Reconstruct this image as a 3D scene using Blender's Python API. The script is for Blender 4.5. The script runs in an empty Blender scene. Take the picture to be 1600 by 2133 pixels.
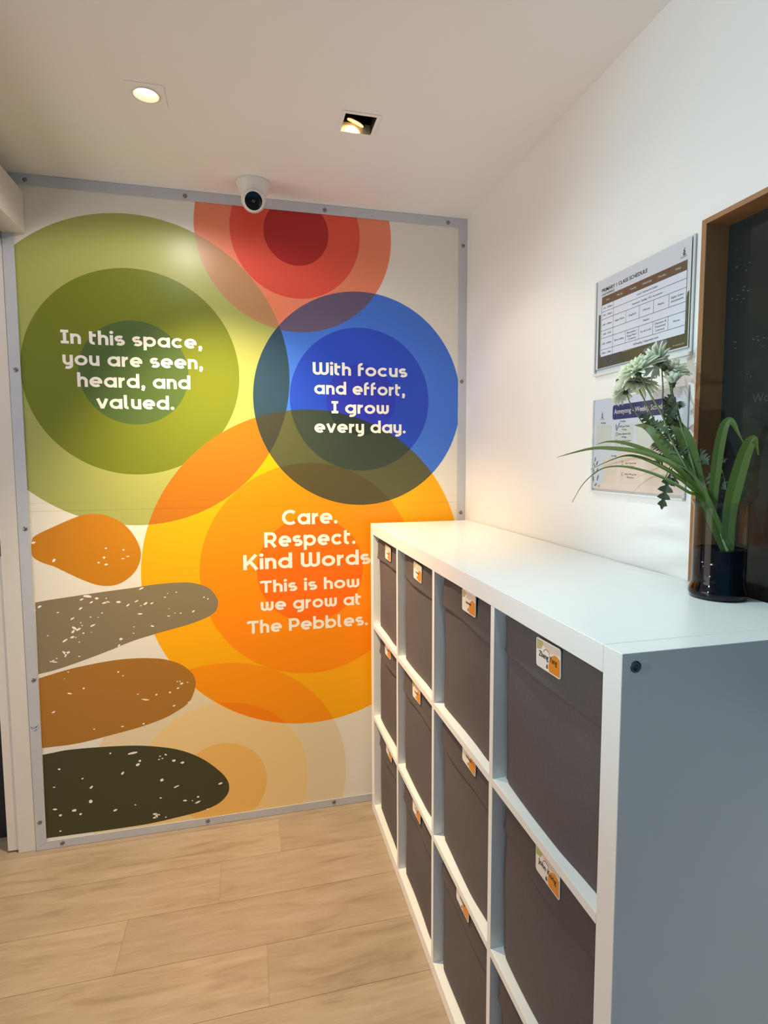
import bpy, bmesh, math, random
from mathutils import Vector, Matrix
random.seed(7)
PI = math.pi
SC = bpy.context.scene
COL = SC.collection

# ------------------------------------------------------------------ camera
RX = Vector((0.970349, -0.241345, 0.013040))
cam_d = bpy.data.cameras.new('camera')
cam = bpy.data.objects.new('camera', cam_d); COL.objects.link(cam)
def rodr(v):
    t = v.length; k = v / t
    K = Matrix(((0, -k.z, k.y), (k.z, 0, -k.x), (-k.y, k.x, 0)))
    return Matrix.Identity(3) + math.sin(t) * K + (1 - math.cos(t)) * (K @ K)
FPX, PX, PY = 1186.4072, 806.08, 1050.23
CAMP = Vector((-0.8426, -2.1187, 1.3583))
RC = rodr(Vector((0.0809, -0.2426, -0.0133))) @ Matrix(((1, 0, 0), (0, 0, -1), (0, 1, 0)))
cam.matrix_world = Matrix.Translation(CAMP) @ Matrix((RC[0], -RC[1], -RC[2])).transposed().to_4x4()
cam_d.sensor_fit = 'HORIZONTAL'; cam_d.sensor_width = 36
cam_d.lens = FPX * 36 / 1600
cam_d.shift_x = -(PX - 800) / 1600; cam_d.shift_y = (PY - 1066.5) / 1600
cam_d.clip_start = 0.02
SC.camera = cam
def at(u, v, axis, val):
    """point of the place seen at photo pixel (u, v) on the plane axis = val"""
    d = RC.transposed() @ Vector(((u - PX) / FPX, (v - PY) / FPX, 1))
    return CAMP + d * ((val - CAMP[axis]) / d[axis])

# ------------------------------------------------------------------ light
SC.view_settings.view_transform = 'Standard'; SC.view_settings.look = 'None'
SC.view_settings.gamma = 1; SC.view_settings.use_curve_mapping = False
SC.view_settings.exposure = -0.13
H = 2.2623
W = bpy.data.worlds.new('world'); SC.world = W; W.use_nodes = True
W.node_tree.nodes['Background'].inputs[0].default_value = (0.13, 0.56, 1.0, 1)
W.node_tree.nodes['Background'].inputs[1].default_value = 0.50
H = 2.2623
def lamp(name, kind, loc, aim, watts, col, **k):
    d = bpy.data.lights.new(name, kind); d.energy = watts; d.color = col
    for a, b in k.items(): setattr(d, a, b)
    o = bpy.data.objects.new(name, d); COL.objects.link(o); o.location = loc
    o.rotation_euler = (Vector(aim) - Vector(loc)).to_track_quat('-Z', 'Y').to_euler()
    return o
# the two ceiling lamps: a warm beam on the mural each, and the wide spill of their open fronts
lamp('warm_spot', 'SPOT', (-1.06, -0.50, 2.235), (-0.66, -0.05, 0.0), 196, (1.0, 0.785, 0.46), spot_size=math.radians(84), spot_blend=1.0, shadow_soft_size=0.025)
lamp('warm_spill', 'SPOT', (-1.06, -0.50, 2.235), (-1.06, -0.5, 0), 10, (1.0, 0.94, 0.88), spot_size=math.radians(165), spot_blend=0.3, shadow_soft_size=0.03)
lamp('warm_spill', 'SPOT', (-0.53, -0.515, 2.24), (-0.53, -0.515, 0), 8, (1.0, 0.93, 0.80), spot_size=math.radians(114), spot_blend=0.4, shadow_soft_size=0.03)
LC2 = at(741, 254, 2, H + 0.020); LN2 = (RC.transposed() @ Vector((-.38, .86, .30))).normalized()
lamp('warm_tilted_lamp', 'SPOT', LC2 + LN2 * .006, LC2 + LN2, 0.9, (1.0, 0.74, 0.36), spot_size=math.radians(140), spot_blend=0.4, shadow_soft_size=0.010)
# the cool lamps of the rest of the room, behind and left of the viewer, then an added warm fill
lamp('cool_downlight', 'SPOT', (-0.60, -1.24, 2.24), (-0.42, -1.62, 1.1), 37, (0.62, 0.92, 1.0), spot_size=math.radians(94), spot_blend=0.9, shadow_soft_size=0.03)
lamp('cool_room_light', 'SPOT', (-2.7, -1.72, 1.74), (0, -1.38, 1.60), 132, (0.50, 0.86, 1.0), spot_size=math.radians(40), spot_blend=1.0, shadow_soft_size=0.02)
lamp('side_fill', 'AREA', (-3.3, -1.1, 0.95), (-0.6, -0.7, 2.15), 28, (1.0, 0.88, 0.78), size=1.6)  # added fill to brighten ceiling and upper mural; no lamp stands there

# ------------------------------------------------------------------ helpers
def srgb(r, g, b):
    f = lambda c: (c / 255) / 12.92 if c <= 10 else (((c / 255) + 0.055) / 1.055) ** 2.4
    return (f(r), f(g), f(b), 1)
def mat(name, col=None, rough=0.6, spec=0.5, metal=0, emit=None, estr=0):
    m = bpy.data.materials.new(name); m.use_nodes = True
    b = m.node_tree.nodes['Principled BSDF']
    if col: b.inputs['Base Color'].default_value = col
    b.inputs['Roughness'].default_value = rough; b.inputs['Metallic'].default_value = metal
    b.inputs['Specular IOR Level'].default_value = spec
    if emit:
        b.inputs['Emission Color'].default_value = emit; b.inputs['Emission Strength'].default_value = estr
    return m
def noisy(m, base, var, scale=40, bump=0.0, stretch=None, detail=4):
    """vary a material's base colour with noise and add a fine bump"""
    nt = m.node_tree; N = nt.nodes; L = nt.links; b = N['Principled BSDF']
    tc = N.new('ShaderNodeTexCoord'); mp = N.new('ShaderNodeMapping'); nz = N.new('ShaderNodeTexNoise')
    if stretch: mp.inputs['Scale'].default_value = stretch
    nz.inputs['Scale'].default_value = scale; nz.inputs['Detail'].default_value = detail
    L.new(tc.outputs['Object'], mp.inputs[0]); L.new(mp.outputs[0], nz.inputs['Vector'])
    mx = N.new('ShaderNodeMix'); mx.data_type = 'RGBA'
    mx.inputs[6].default_value = base; mx.inputs[7].default_value = var
    L.new(nz.outputs['Fac'], mx.inputs[0]); L.new(mx.outputs[2], b.inputs['Base Color'])
    if bump:
        bp = N.new('ShaderNodeBump'); bp.inputs['Strength'].default_value = bump; bp.inputs['Distance'].default_value = 0.001
        L.new(nz.outputs['Fac'], bp.inputs['Height']); L.new(bp.outputs[0], b.inputs['Normal'])
    return m
class MB:
    """collects shapes in world coordinates; build() links them as ONE mesh object"""
    def __init__(s): s.v = []; s.f = []; s.m = []; s.sm = []
    def add(s, vs, fs, mi=0, smooth=False):
        o = len(s.v); s.v += [Vector(p) for p in vs]
        for f in fs: s.f.append([i + o for i in f]); s.m.append(mi); s.sm.append(smooth)
        return s
    def poly(s, pts, mi=0): return s.add(pts, [list(range(len(pts)))], mi)
    def box(s, a, b, mi=0):
        x0, y0, z0 = a; x1, y1, z1 = b
        v = [(x, y, z) for x in (x0, x1) for y in (y0, y1) for z in (z0, z1)]
        return s.add(v, [(0, 1, 3, 2), (4, 6, 7, 5), (0, 4, 5, 1), (2, 3, 7, 6), (0, 2, 6, 4), (1, 5, 7, 3)], mi)
    def prism(s, pts, d, mi=0):
        """polygon pts extruded by vector d"""
        n = len(pts); d = Vector(d); p2 = [Vector(p) + d for p in pts]
        return s.add([Vector(p) for p in pts] + p2, [list(range(n))[::-1], list(range(n, 2 * n))] + [(i, (i + 1) % n, n + (i + 1) % n, n + i) for i in range(n)], mi)
    def tube(s, pts, r, n=8, mi=0, smooth=True):
        pts = [Vector(p) for p in pts]; rs = r if isinstance(r, (list, tuple)) else [r] * len(pts)
        vs = []; fs = []; ref = None
        for i, p in enumerate(pts):
            t = (pts[min(i + 1, len(pts) - 1)] - pts[max(i - 1, 0)]).normalized()
            if ref is None: ref = Vector((0, 0, 1)) if abs(t.z) < 0.9 else Vector((1, 0, 0))
            a = t.cross(ref).normalized(); b = t.cross(a).normalized(); ref = -b if False else ref
            for k in range(n):
                q = 2 * PI * k / n; vs.append(p + (a * math.cos(q) + b * math.sin(q)) * rs[i])
        for i in range(len(pts) - 1):
            for k in range(n): fs.append((i * n + k, i * n + (k + 1) % n, (i + 1) * n + (k + 1) % n, (i + 1) * n + k))
        fs.append(list(range(n))[::-1]); fs.append([(len(pts) - 1) * n + k for k in range(n)])
        return s.add(vs, fs, mi, smooth)
    def lathe(s, prof, c, axis=(0, 0, 1), n=32, mi=0, smooth=True, cap=False):
        """profile [(r, h)] turned around axis through c"""
        ax = Vector(axis).normalized(); q = Vector((0, 0, 1)).rotation_difference(ax); c = Vector(c)
        vs = []; fs = []
        for r, h in prof:
            for k in range(n):
                t = 2 * PI * k / n; vs.append(c + q @ Vector((r * math.cos(t), r * math.sin(t), h)))
        for i in range(len(prof) - 1):
            for k in range(n): fs.append((i * n + k, i * n + (k + 1) % n, (i + 1) * n + (k + 1) % n, (i + 1) * n + k))
        if cap: fs.append(list(range(n))[::-1]); fs.append([(len(prof) - 1) * n + k for k in range(n)])
        return s.add(vs, fs, mi, smooth)
    def build(s, name, mats, parent=None, bevel=0, solid=0):
        me = bpy.data.meshes.new(name)
        off = Vector(parent.matrix_world.translation) if parent else Vector()
        if parent: off = WORLD[parent]
        me.from_pydata([tuple(p - off) for p in s.v], [], s.f)
        for m in (mats if isinstance(mats, (list, tuple)) else [mats]): me.materials.append(m)
        for p, mi, sm in zip(me.polygons, s.m, s.sm): p.material_index = mi; p.use_smooth = sm
        bm = bmesh.new(); bm.from_mesh(me)
        if not solid: bmesh.ops.recalc_face_normals(bm, faces=bm.faces)
        bm.to_mesh(me); bm.free(); me.update()
        o = bpy.data.objects.new(name, me); COL.objects.link(o)
        WORLD[o] = off.copy()
        if parent: o.parent = parent
        if bevel:
            b = o.modifiers.new('bevel', 'BEVEL'); b.width = bevel; b.segments = 2; b.limit_method = 'ANGLE'
        if solid:
            b = o.modifiers.new('solid', 'SOLIDIFY'); b.thickness = solid; b.offset = 0
        return o
WORLD = {}
def thing(name, label, cat, loc=(0, 0, 0), group=None):
    o = bpy.data.objects.new(name, None); COL.objects.link(o); o.location = loc; o.empty_display_size = 0.05
    WORLD[o] = Vector(loc); return tag(o, label, cat, group)
def tag(o, label, cat, group=None):
    o['label'] = label; o['category'] = cat
    if group: o['group'] = group
    return o
def struct(o): o['kind'] = 'structure'; return o
def spline(pts, n=8, closed=False):
    P = [Vector(p) for p in pts]; out = []; m = len(P)
    g = (lambda i: P[i % m]) if closed else (lambda i: P[max(0, min(m - 1, i))])
    for i in range(m if closed else m - 1):
        a, b, c, d = g(i - 1), g(i), g(i + 1), g(i + 2)
        for k in range(n):
            t = k / n
            out.append(0.5 * ((2 * b) + (c - a) * t + (2 * a - 5 * b + 4 * c - d) * t * t + (3 * b - a - 3 * c + d) * t ** 3))
    if not closed: out.append(P[-1])
    return out
_txt = {}
def text_geo(s, bold=0.0):
    k = (s, bold)
    if k not in _txt:
        c = bpy.data.curves.new('text', 'FONT'); c.body = s; c.size = 1; c.align_x = 'LEFT'; c.offset = bold; c.resolution_u = 3
        o = bpy.data.objects.new('text', c); COL.objects.link(o)
        dg = bpy.context.evaluated_depsgraph_get(); me = o.evaluated_get(dg).to_mesh()
        vs = [(v.co.x, v.co.y) for v in me.vertices]; fs = [list(p.vertices) for p in me.polygons]
        o.evaluated_get(dg).to_mesh_clear(); bpy.data.objects.remove(o); bpy.data.curves.remove(c)
        _txt[k] = (vs, fs)
    return _txt[k]
def put_text(mb, s, size, place, align='L', bold=0.0, mi=0, sx=1.0, width=None):
    """place(tx, ty) -> world point; width: fit the line to this length"""
    vs, fs = text_geo(s, bold)
    if not vs: return
    x0 = min(v[0] for v in vs); x1 = max(v[0] for v in vs)
    if width: sx = width / ((x1 - x0) * size)
    w = (x1 - x0) * size * sx; o = {'L': 0, 'C': -w / 2, 'R': -w}[align]
    mb.add([place((x - x0) * size * sx + o, y * size) for x, y in vs], fs, mi)
def rrect(w, h, r, n=5):
    """rounded rectangle centred on 0"""
    out = []
    for cx, cy, a0 in ((w / 2 - r, h / 2 - r, 0), (-w / 2 + r, h / 2 - r, 90), (-w / 2 + r, -h / 2 + r, 180), (w / 2 - r, -h / 2 + r, 270)):
        for k in range(n + 1):
            a = math.radians(a0 + 90 * k / n); out.append((cx + r * math.cos(a), cy + r * math.sin(a)))
    return out

# ------------------------------------------------------------------ materials
M_wall = noisy(mat('wall_paint', rough=0.55), srgb(241, 239, 236), srgb(237, 235, 232), 6, 0.0)
M_ceil = noisy(mat('ceiling_paint', rough=0.8), srgb(244, 242, 241), srgb(241, 239, 238), 5)
M_white = noisy(mat('white_laminate', rough=0.28), srgb(240, 240, 238), srgb(236, 236, 234), 12)
M_trim = noisy(mat('white_gloss_trim', rough=0.4), srgb(224, 218, 210), srgb(214, 207, 199), 8)
M_alu = noisy(mat('pale_painted_metal', rough=0.38, metal=0.15), srgb(205, 206, 212), srgb(192, 194, 202), 14)
M_screw = mat('screw_steel', srgb(140, 134, 128), 0.35, metal=0.7)
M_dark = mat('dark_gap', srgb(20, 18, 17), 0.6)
M_bin = noisy(mat('charcoal_fabric', rough=0.9, spec=0.2), srgb(102, 94, 94), srgb(92, 84, 84), 180, 0.35)
M_bin2 = noisy(mat('charcoal_hem', rough=0.9, spec=0.2), srgb(97, 89, 88), srgb(87, 80, 79), 180, 0.35)
M_card = mat('tag_card', srgb(240, 236, 228), 0.4)
M_orange = mat('tag_orange', srgb(226, 140, 40), 0.4)
M_peach = mat('tag_peach', srgb(226, 206, 190), 0.4)
M_olive = mat('tag_olive', srgb(190, 180, 120), 0.4)
M_ink = mat('black_ink', srgb(38, 32, 36), 0.5)
M_greyink = mat('grey_ink', srgb(120, 118, 122), 0.5)
M_letter = mat('mural_lettering', srgb(246, 240, 230), 0.45)
M_wood = noisy(mat('oak_frame', rough=0.45), srgb(166, 120, 78), srgb(140, 98, 62), 6, 0.0, (6, 6, 0.6))
M_plastic = mat('white_plastic', srgb(228, 224, 218), 0.35)
M_lens = mat('black_lens', srgb(10, 12, 16), 0.08)
M_lens2 = mat('lens_core', srgb(40, 46, 50), 0.15)
M_stem = mat('stem_green', srgb(98, 112, 70), 0.6)
M_stem2 = mat('pale_stem', srgb(140, 146, 96), 0.6)
M_leafdark = noisy(mat('dark_leaf', rough=0.6), srgb(56, 70, 36), srgb(40, 54, 28), 60)
M_blade = noisy(mat('blade_green', rough=0.45), srgb(92, 112, 42), srgb(70, 90, 30), 5, 0.0, (1, 1, 1))
M_petal = noisy(mat('white_petal', rough=0.6), srgb(255, 255, 246), srgb(252, 254, 232), 40)
M_sepal = mat('sepal_green', srgb(62, 78, 38), 0.7)
M_disc = mat('flower_disc', srgb(176, 190, 90), 0.7)
def translucent(m, f):
    nt = m.node_tree; N = nt.nodes; L = nt.links; b = N['Principled BSDF']; out = next(n for n in N if n.type == 'OUTPUT_MATERIAL')
    t = N.new('ShaderNodeBsdfTranslucent'); x = N.new('ShaderNodeMixShader'); x.inputs[0].default_value = f
    L.new(b.inputs['Base Color'].links[0].from_socket, t.inputs[0])
    L.new(b.outputs[0], x.inputs[1]); L.new(t.outputs[0], x.inputs[2]); L.new(x.outputs[0], out.inputs[0])
translucent(M_petal, 0.45); translucent(M_blade, 0.2)
def clear(name, tint, fres=1.45, rough=0.02, thin=0.9):
    m = bpy.data.materials.new(name); m.use_nodes = True; nt = m.node_tree; N = nt.nodes; N.clear()
    o = N.new('ShaderNodeOutputMaterial'); t = N.new('ShaderNodeBsdfTransparent'); g = N.new('ShaderNodeBsdfGlossy')
    f = N.new('ShaderNodeFresnel'); x = N.new('ShaderNodeMixShader')
    t.inputs[0].default_value = tint; g.inputs['Roughness'].default_value = rough; f.inputs[0].default_value = fres
    gm = N.new('ShaderNodeNewGeometry'); iv = N.new('ShaderNodeMath'); iv.operation = 'SUBTRACT'; iv.inputs[0].default_value = 1; ml = N.new('ShaderNodeMath'); ml.operation = 'MULTIPLY'
    nt.links.new(gm.outputs['Backfacing'], iv.inputs[1]); nt.links.new(iv.outputs[0], ml.inputs[0]); nt.links.new(f.outputs[0], ml.inputs[1]); nt.links.new(ml.outputs[0], x.inputs[0]); nt.links.new(t.outputs[0], x.inputs[1]); nt.links.new(g.outputs[0], x.inputs[2])
    nt.links.new(x.outputs[0], o.inputs[0]); return m
M_glass = clear('vase_glass', (0.90, 0.92, 0.91, 1), 1.34)
M_acryl = clear('clear_acrylic', (0.96, 0.97, 0.97, 1), 1.35)
M_water = mat('dark_dyed_water', srgb(11, 9, 20), 0.08, spec=0.2)
M_pane = mat('window_glass', srgb(42, 43, 42), 0.10, spec=0.26)
M_smudge = mat('glass_smudge', srgb(62, 76, 80), 0.6)

# ------------------------------------------------------------------ the room shell
def wood_floor():
    m = mat('oak_vinyl_planks', rough=0.42, spec=0.4); nt = m.node_tree; N = nt.nodes; L = nt.links; b = N['Principled BSDF']
    tc = N.new('ShaderNodeTexCoord'); at_ = N.new('ShaderNodeAttribute'); at_.attribute_name = 'plank'
    mp = N.new('ShaderNodeMapping'); mp.inputs['Scale'].default_value = (1.6, 9, 1)
    cb = N.new('ShaderNodeCombineXYZ'); ad = N.new('ShaderNodeVectorMath'); ad.operation = 'ADD'
    ml = N.new('ShaderNodeMath'); ml.operation = 'MULTIPLY'; ml.inputs[1].default_value = 37
    L.new(at_.outputs['Fac'], ml.inputs[0]); L.new(ml.outputs[0], cb.inputs[0]); L.new(ml.outputs[0], cb.inputs[2])
    L.new(tc.outputs['Object'], ad.inputs[0]); L.new(cb.outputs[0], ad.inputs[1]); L.new(ad.outputs[0], mp.inputs[0])
    n1 = N.new('ShaderNodeTexNoise'); n1.inputs['Scale'].default_value = 2.6; n1.inputs['Detail'].default_value = 7; n1.inputs['Roughness'].default_value = 0.62; n1.inputs['Distortion'].default_value = 0.6
    L.new(mp.outputs[0], n1.inputs['Vector'])
    mp2 = N.new('ShaderNodeMapping'); mp2.inputs['Scale'].default_value = (4, 90, 1); L.new(ad.outputs[0], mp2.inputs[0])
    n2 = N.new('ShaderNodeTexNoise'); n2.inputs['Scale'].default_value = 2; n2.inputs['Detail'].default_value = 3; L.new(mp2.outputs[0], n2.inputs['Vector'])
    r1 = N.new('ShaderNodeValToRGB'); e = r1.color_ramp.elements
    e[0].position = 0.28; e[0].color = srgb(146, 128, 111); e[1].position = 0.66; e[1].color = srgb(176, 158, 140)
    q = r1.color_ramp.elements.new(0.45); q.color = srgb(166, 147, 126)
    L.new(n1.outputs['Fac'], r1.inputs[0])
    r2 = N.new('ShaderNodeValToRGB'); r2.color_ramp.elements[0].position = 0.3; r2.color_ramp.elements[0].color = (0.90, 0.895, 0.89, 1); r2.color_ramp.elements[1].position = 0.6; r2.color_ramp.elements[1].color = (1, 1, 1, 1)
    L.new(n2.outputs['Fac'], r2.inputs[0])
    mx = N.new('ShaderNodeMix'); mx.data_type = 'RGBA'; mx.blend_type = 'MULTIPLY'; mx.inputs[0].default_value = 0.8
    L.new(r1.outputs[0], mx.inputs[6]); L.new(r2.outputs[0], mx.inputs[7])
    # every plank has a slightly different tone
    r3 = N.new('ShaderNodeValToRGB'); r3.color_ramp.elements[0].color = (0.88, 0.87, 0.86, 1); r3.color_ramp.elements[1].color = (1.05, 1.04, 1.02, 1)
    L.new(at_.outputs['Fac'], r3.inputs[0])
    m2 = N.new('ShaderNodeMix'); m2.data_type = 'RGBA'; m2.blend_type = 'MULTIPLY'; m2.inputs[0].default_value = 1
    L.new(mx.outputs[2], m2.inputs[6]); L.new(r3.outputs[0], m2.inputs[7]); L.new(m2.outputs[2], b.inputs['Base Color'])
    bp = N.new('ShaderNodeBump'); bp.inputs['Strength'].default_value = 0.12; bp.inputs['Distance'].default_value = 0.001
    L.new(n2.outputs['Fac'], bp.inputs['Height']); L.new(bp.outputs[0], b.inputs['Normal'])
    return m
M_floor = wood_floor(); M_seam = mat('plank_seam', srgb(148, 122, 96), 0.7)
def build_floor():
    mb = MB(); vals = []
    mb.box((-3.7, -4.4, -0.05), (0.0, 0.35, -0.0012), 1); vals += [0.5] * 6
    joints = {0: -0.752, 1: -0.952, 2: -1.21, 3: -0.815, 4: -1.32, 5: -0.60}
    g = 0.0004; pw = 0.1865
    for r in range(-2, 24):
        y1 = -0.031 - pw * r; y0 = y1 - pw
        j = joints.get(r, random.uniform(-1.3, -0.3)); xs = [j + 1.22 * k for k in range(-3, 3)]
        xs = sorted([-3.7, 0.0] + [x for x in xs if -3.65 < x < -0.02])
        for a, b in zip(xs, xs[1:]):
            yy1 = min(y1, 0.35)
            mb.poly([(a + g, y0 + g, 0), (b - g, y0 + g, 0), (b - g, yy1 - g, 0), (a + g, yy1 - g, 0)], 0); vals.append(random.random())
    o = mb.build('floor', [M_floor, M_seam]); struct(o)
    at_ = o.data.attributes.new('plank', 'FLOAT', 'FACE')
    for i, v in enumerate(vals): at_.data[i].value = v
build_floor()

LX, LY = -1.062, -0.522     # left round downlight
SX, SY = -0.5235, -0.5215   # right square downlight
HS = 0.0425
mb = MB()
xs = [-3.7, LX - 0.036, LX + 0.036, SX - HS, SX + HS, 0.08]
def ceil_rect(x0, x1, y0, y1): mb.box((x0, y0, H), (x1, y1, H + 0.02))
ceil_rect(-3.7, xs[1], -4.4, 0.0); ceil_rect(xs[1], xs[2], -4.4, LY - 0.036); ceil_rect(xs[1], xs[2], LY + 0.036, 0.0)
ceil_rect(xs[2], xs[3], -4.4, 0.0); ceil_rect(xs[3], xs[4], -4.4, SY - HS); ceil_rect(xs[3], xs[4], SY + HS, 0.0); ceil_rect(xs[4], 0.0, -4.4, 0.0)
struct(mb.build('ceiling', M_ceil))

# end wall behind the mural, with the dark doorway at its left
mb = MB(); mb.box((-1.583, 0.006, 0), (0.08, 0.10, H)); mb.box((-3.7, 0.006, 2.06), (-1.583, 0.10, H)); mb.box((-3.7, 0.006, 0), (-2.55, 0.10, 2.06))
struct(mb.build('wall_back', M_wall))
WY0, WY1, WZ0, WZ1 = -1.19, -2.75, 0.92, 1.797
mb = MB(); mb.box((0, WY0, 0), (0.09, 0.006, H)); mb.box((0, -4.4, 0), (0.09, WY1, H)); mb.box((0, WY1, 0), (0.09, WY0, WZ0)); mb.box((0, WY1, WZ1), (0.09, WY0, H))
struct(mb.build('wall_right', M_wall))
mb = MB(); mb.box((-3.78, -4.4, 0), (-3.7, 0.1, H)); struct(mb.build('wall_left', M_wall))
# lintel over the left opening that carries the track cover
mb = MB(); mb.box((-1.80, -4.4, 2.03), (-1.59, 0.004, H)); struct(mb.build('trim_1', M_trim))
mb = MB(); mb.box((-1.588, -2.4, 2.077), (-1.511, -0.006, 2.206)); struct(mb.build('trim_2', M_trim, bevel=0.002))
# jamb board between the mural frame and the doorway
mb = MB(); mb.box((-1.634, -0.004, 0), (-1.5795, 0.05, 2.06)); struct(mb.build('trim_3', M_trim, bevel=0.0015))
# door leaf seen edge-on, and a near-black sheet for the unlit doorway behind it
d = MB(); d.box((-1.670, 0.006, 0.006), (-1.636, 0.05, 2.05)); door = d.build('door_1', M_trim, bevel=0.0015); struct(door)
mb = MB(); mb.box((-1.652, 0.0, 1.035), (-1.640, 0.0058, 1.095)); mb.lathe([(0.0, 0), (0.007, 0), (0.007, 0.004), (0, 0.004)], (-1.646, 0.0, 1.065), (0, -1, 0), 16)
mb.build('door_lock', M_lens, door)
mb = MB(); mb.box((-2.55, 0.102, 0), (-1.66, 0.16, 2.06)); struct(mb.build('doorway_dark_sheet', M_dark))  # no real door: darkness of the unlit doorway put into a near-black sheet

# window in the right wall
wf = MB()
fw = 0.0115
wf.box((-0.005, WY0 - fw, WZ0), (0.052, WY0, WZ1)); wf.box((-0.005, WY1, WZ1 - 0.0098), (0.052, WY0 - fw, WZ1))
wf.box((-0.005, WY1, WZ0), (0.052, WY1 + fw, WZ1 - 0.0098)); wf.box((0.0, WY1 + fw, WZ0), (0.052, WY0 - fw, WZ0 + 0.012))
win = wf.build('window_1', M_wood, bevel=0.0008); struct(win)
pane = MB(); pane.box((0.046, WY1 + fw, WZ0 + 0.012), (0.053, WY0 - fw, WZ1 - 0.0098)); pane.build('window_pane', M_pane, win)
sm = MB()
for (u, v, n) in ((1537, 513, 3), (1533, 551, 4), (1556, 554, 3), (1556, 601, 5), (1531, 620, 4), (1547, 628, 2), (1527, 720, 4), (1577, 708, 5), (1590, 712, 3), (1560, 780, 3)):
    p = at(u, v, 0, 0.0455)
    for k in range(n):
        y = p.y + random.uniform(-.008, .008); z = p.z + random.uniform(-.008, .008); w = random.uniform(.0006, .003); h = random.uniform(.0005, .0014)
        sm.poly([(0.0455, y - w, z - h), (0.0455, y + w, z - h * .4), (0.0455, y + w * .8, z + h), (0.0455, y - w * .7, z + h * .6)])
pt = at(1568, 839, 0, 0.0455)
put_text(sm, 'Worl', 0.022, lambda x, y: (0.0455, pt.y - x, pt.z + y), bold=-0.02)
sm.build('chalk_smudge', M_smudge, win)

# ------------------------------------------------------------------ the mural
MX = -0.789
mural = thing('mural', 'big printed wall panel of overlapping coloured circles and pebbles with three white mottoes', 'mural', (MX, 0, 0))
def mural_mat():
    m = mat('mural_print', rough=0.34, spec=0.35); nt = m.node_tree; N = nt.nodes; L = nt.links; b = N['Principled BSDF']
    tc = N.new('ShaderNodeTexCoord'); sp = N.new('ShaderNodeSeparateXYZ'); L.new(tc.outputs['Object'], sp.inputs[0])
    cache = {}
    def math_(op, a, b_=None):
        n = N.new('ShaderNodeMath'); n.operation = op
        for i, q in enumerate((a, b_)):
            if q is None: continue
            if isinstance(q, (int, float)): n.inputs[i].default_value = q
            else: L.new(q, n.inputs[i])
        return n.outputs[0]
    cen = {'G': (-1.202, 1.648), 'R': (-0.648, 2.158), 'B': (-0.417, 1.5735), 'Y': (-0.6128, 0.941), 'T': (-0.949, 0.149)}
    rad = {'G': (.521, .345, .174), 'R': (.3477, .2298, .1149), 'B': (.3938, .264, .131), 'Y': (.5936, .3985, .1985), 'T': (.4615, .3123, .158)}
    def dist(k):
        if k not in cache:
            dx = math_('SUBTRACT', sp.outputs[0], cen[k][0] - MX); dz = math_('SUBTRACT', sp.outputs[2], cen[k][1])
            cache[k] = math_('SQRT', math_('ADD', math_('MULTIPLY', dx, dx), math_('MULTIPLY', dz, dz)))
        return cache[k]
    def mask(s):
        if s not in cache: cache[s] = math_('LESS_THAN', dist(s[0]), rad[s[0]][int(s[1])])
        return cache[s]
    state = {'c': None}
    def paint(col, *ms):
        f = mask(ms[0])
        for k in ms[1:]: f = math_('MULTIPLY', f, mask(k))
        mix(f, col)
    def mix(f, col):
        n = N.new('ShaderNodeMix'); n.data_type = 'RGBA'; L.new(f, n.inputs[0])
        if isinstance(state['c'], tuple): n.inputs[6].default_value = state['c']
        else: L.new(state['c'], n.inputs[6])
        n.inputs[7].default_value = srgb(*col); state['c'] = n.outputs[2]
    state['c'] = srgb(234, 228, 216)
    for k, cols in MURAL.items():
        for i, c in enumerate(cols): paint(c, k + str(i))
    for ms, c in OVER: paint(c, *ms)
    # joints of the printed boards
    for z, w, c in ((1.183, 0.0011, 0.80), (1.2095, 0.0009, 0.88)):
        f = math_('LESS_THAN', math_('ABSOLUTE', math_('SUBTRACT', sp.outputs[2], z)), w)
        n = N.new('ShaderNodeMix'); n.data_type = 'RGBA'; n.blend_type = 'MULTIPLY'; L.new(f, n.inputs[0]); L.new(state['c'], n.inputs[6]); n.inputs[7].default_value = (c, c, c, 1); state['c'] = n.outputs[2]
    L.new(state['c'], b.inputs['Base Color']); return m
MURAL = {
    'T': ((232, 213, 178), (240, 207, 148), (241, 190, 106)),
    'Y': ((252, 175, 8), (252, 143, 8), (250, 112, 14)),
    'R': ((238, 136, 102), (226, 84, 66), (176, 40, 40)),
    'G': ((166, 170, 94), (114, 123, 34), (80, 102, 52)),
    'B': ((68, 118, 218), (42, 74, 194), (48, 58, 184)),
}
OVER = [
    (('T0', 'Y0'), (250, 150, 10)), (('T1', 'Y0'), (248, 133, 10)), (('Y1', 'T0'), (250, 140, 10)),
    (('G0', 'R0'), (184, 136, 94)), (('G0', 'Y0'), (190, 114, 24)), (('G0', 'B0'), (46, 72, 92)),
    (('R0', 'B0'), (102, 88, 116)), (('R0', 'B0', 'G0'), (72, 74, 86)),
    (('B0', 'Y0'), (86, 88, 56)), (('B0', 'Y1'), (82, 74, 44)), (('B1', 'Y0'), (58, 68, 56)), (('B1', 'Y1'), (62, 68, 50)), (('B2', 'Y0'), (46, 56, 52)),
    (('B0', 'Y0', 'G0'), (64, 64, 52)),
]
M_mural = mural_mat()
XL, XR, FW = -1.578, -0.0005, 0.033
mb = MB(); mb.box((XL + 0.004, -0.004, 0.004), (XR - 0.004, 0.005, H - 0.004)); mb.build('printed_panel', M_mural, mural)
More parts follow.
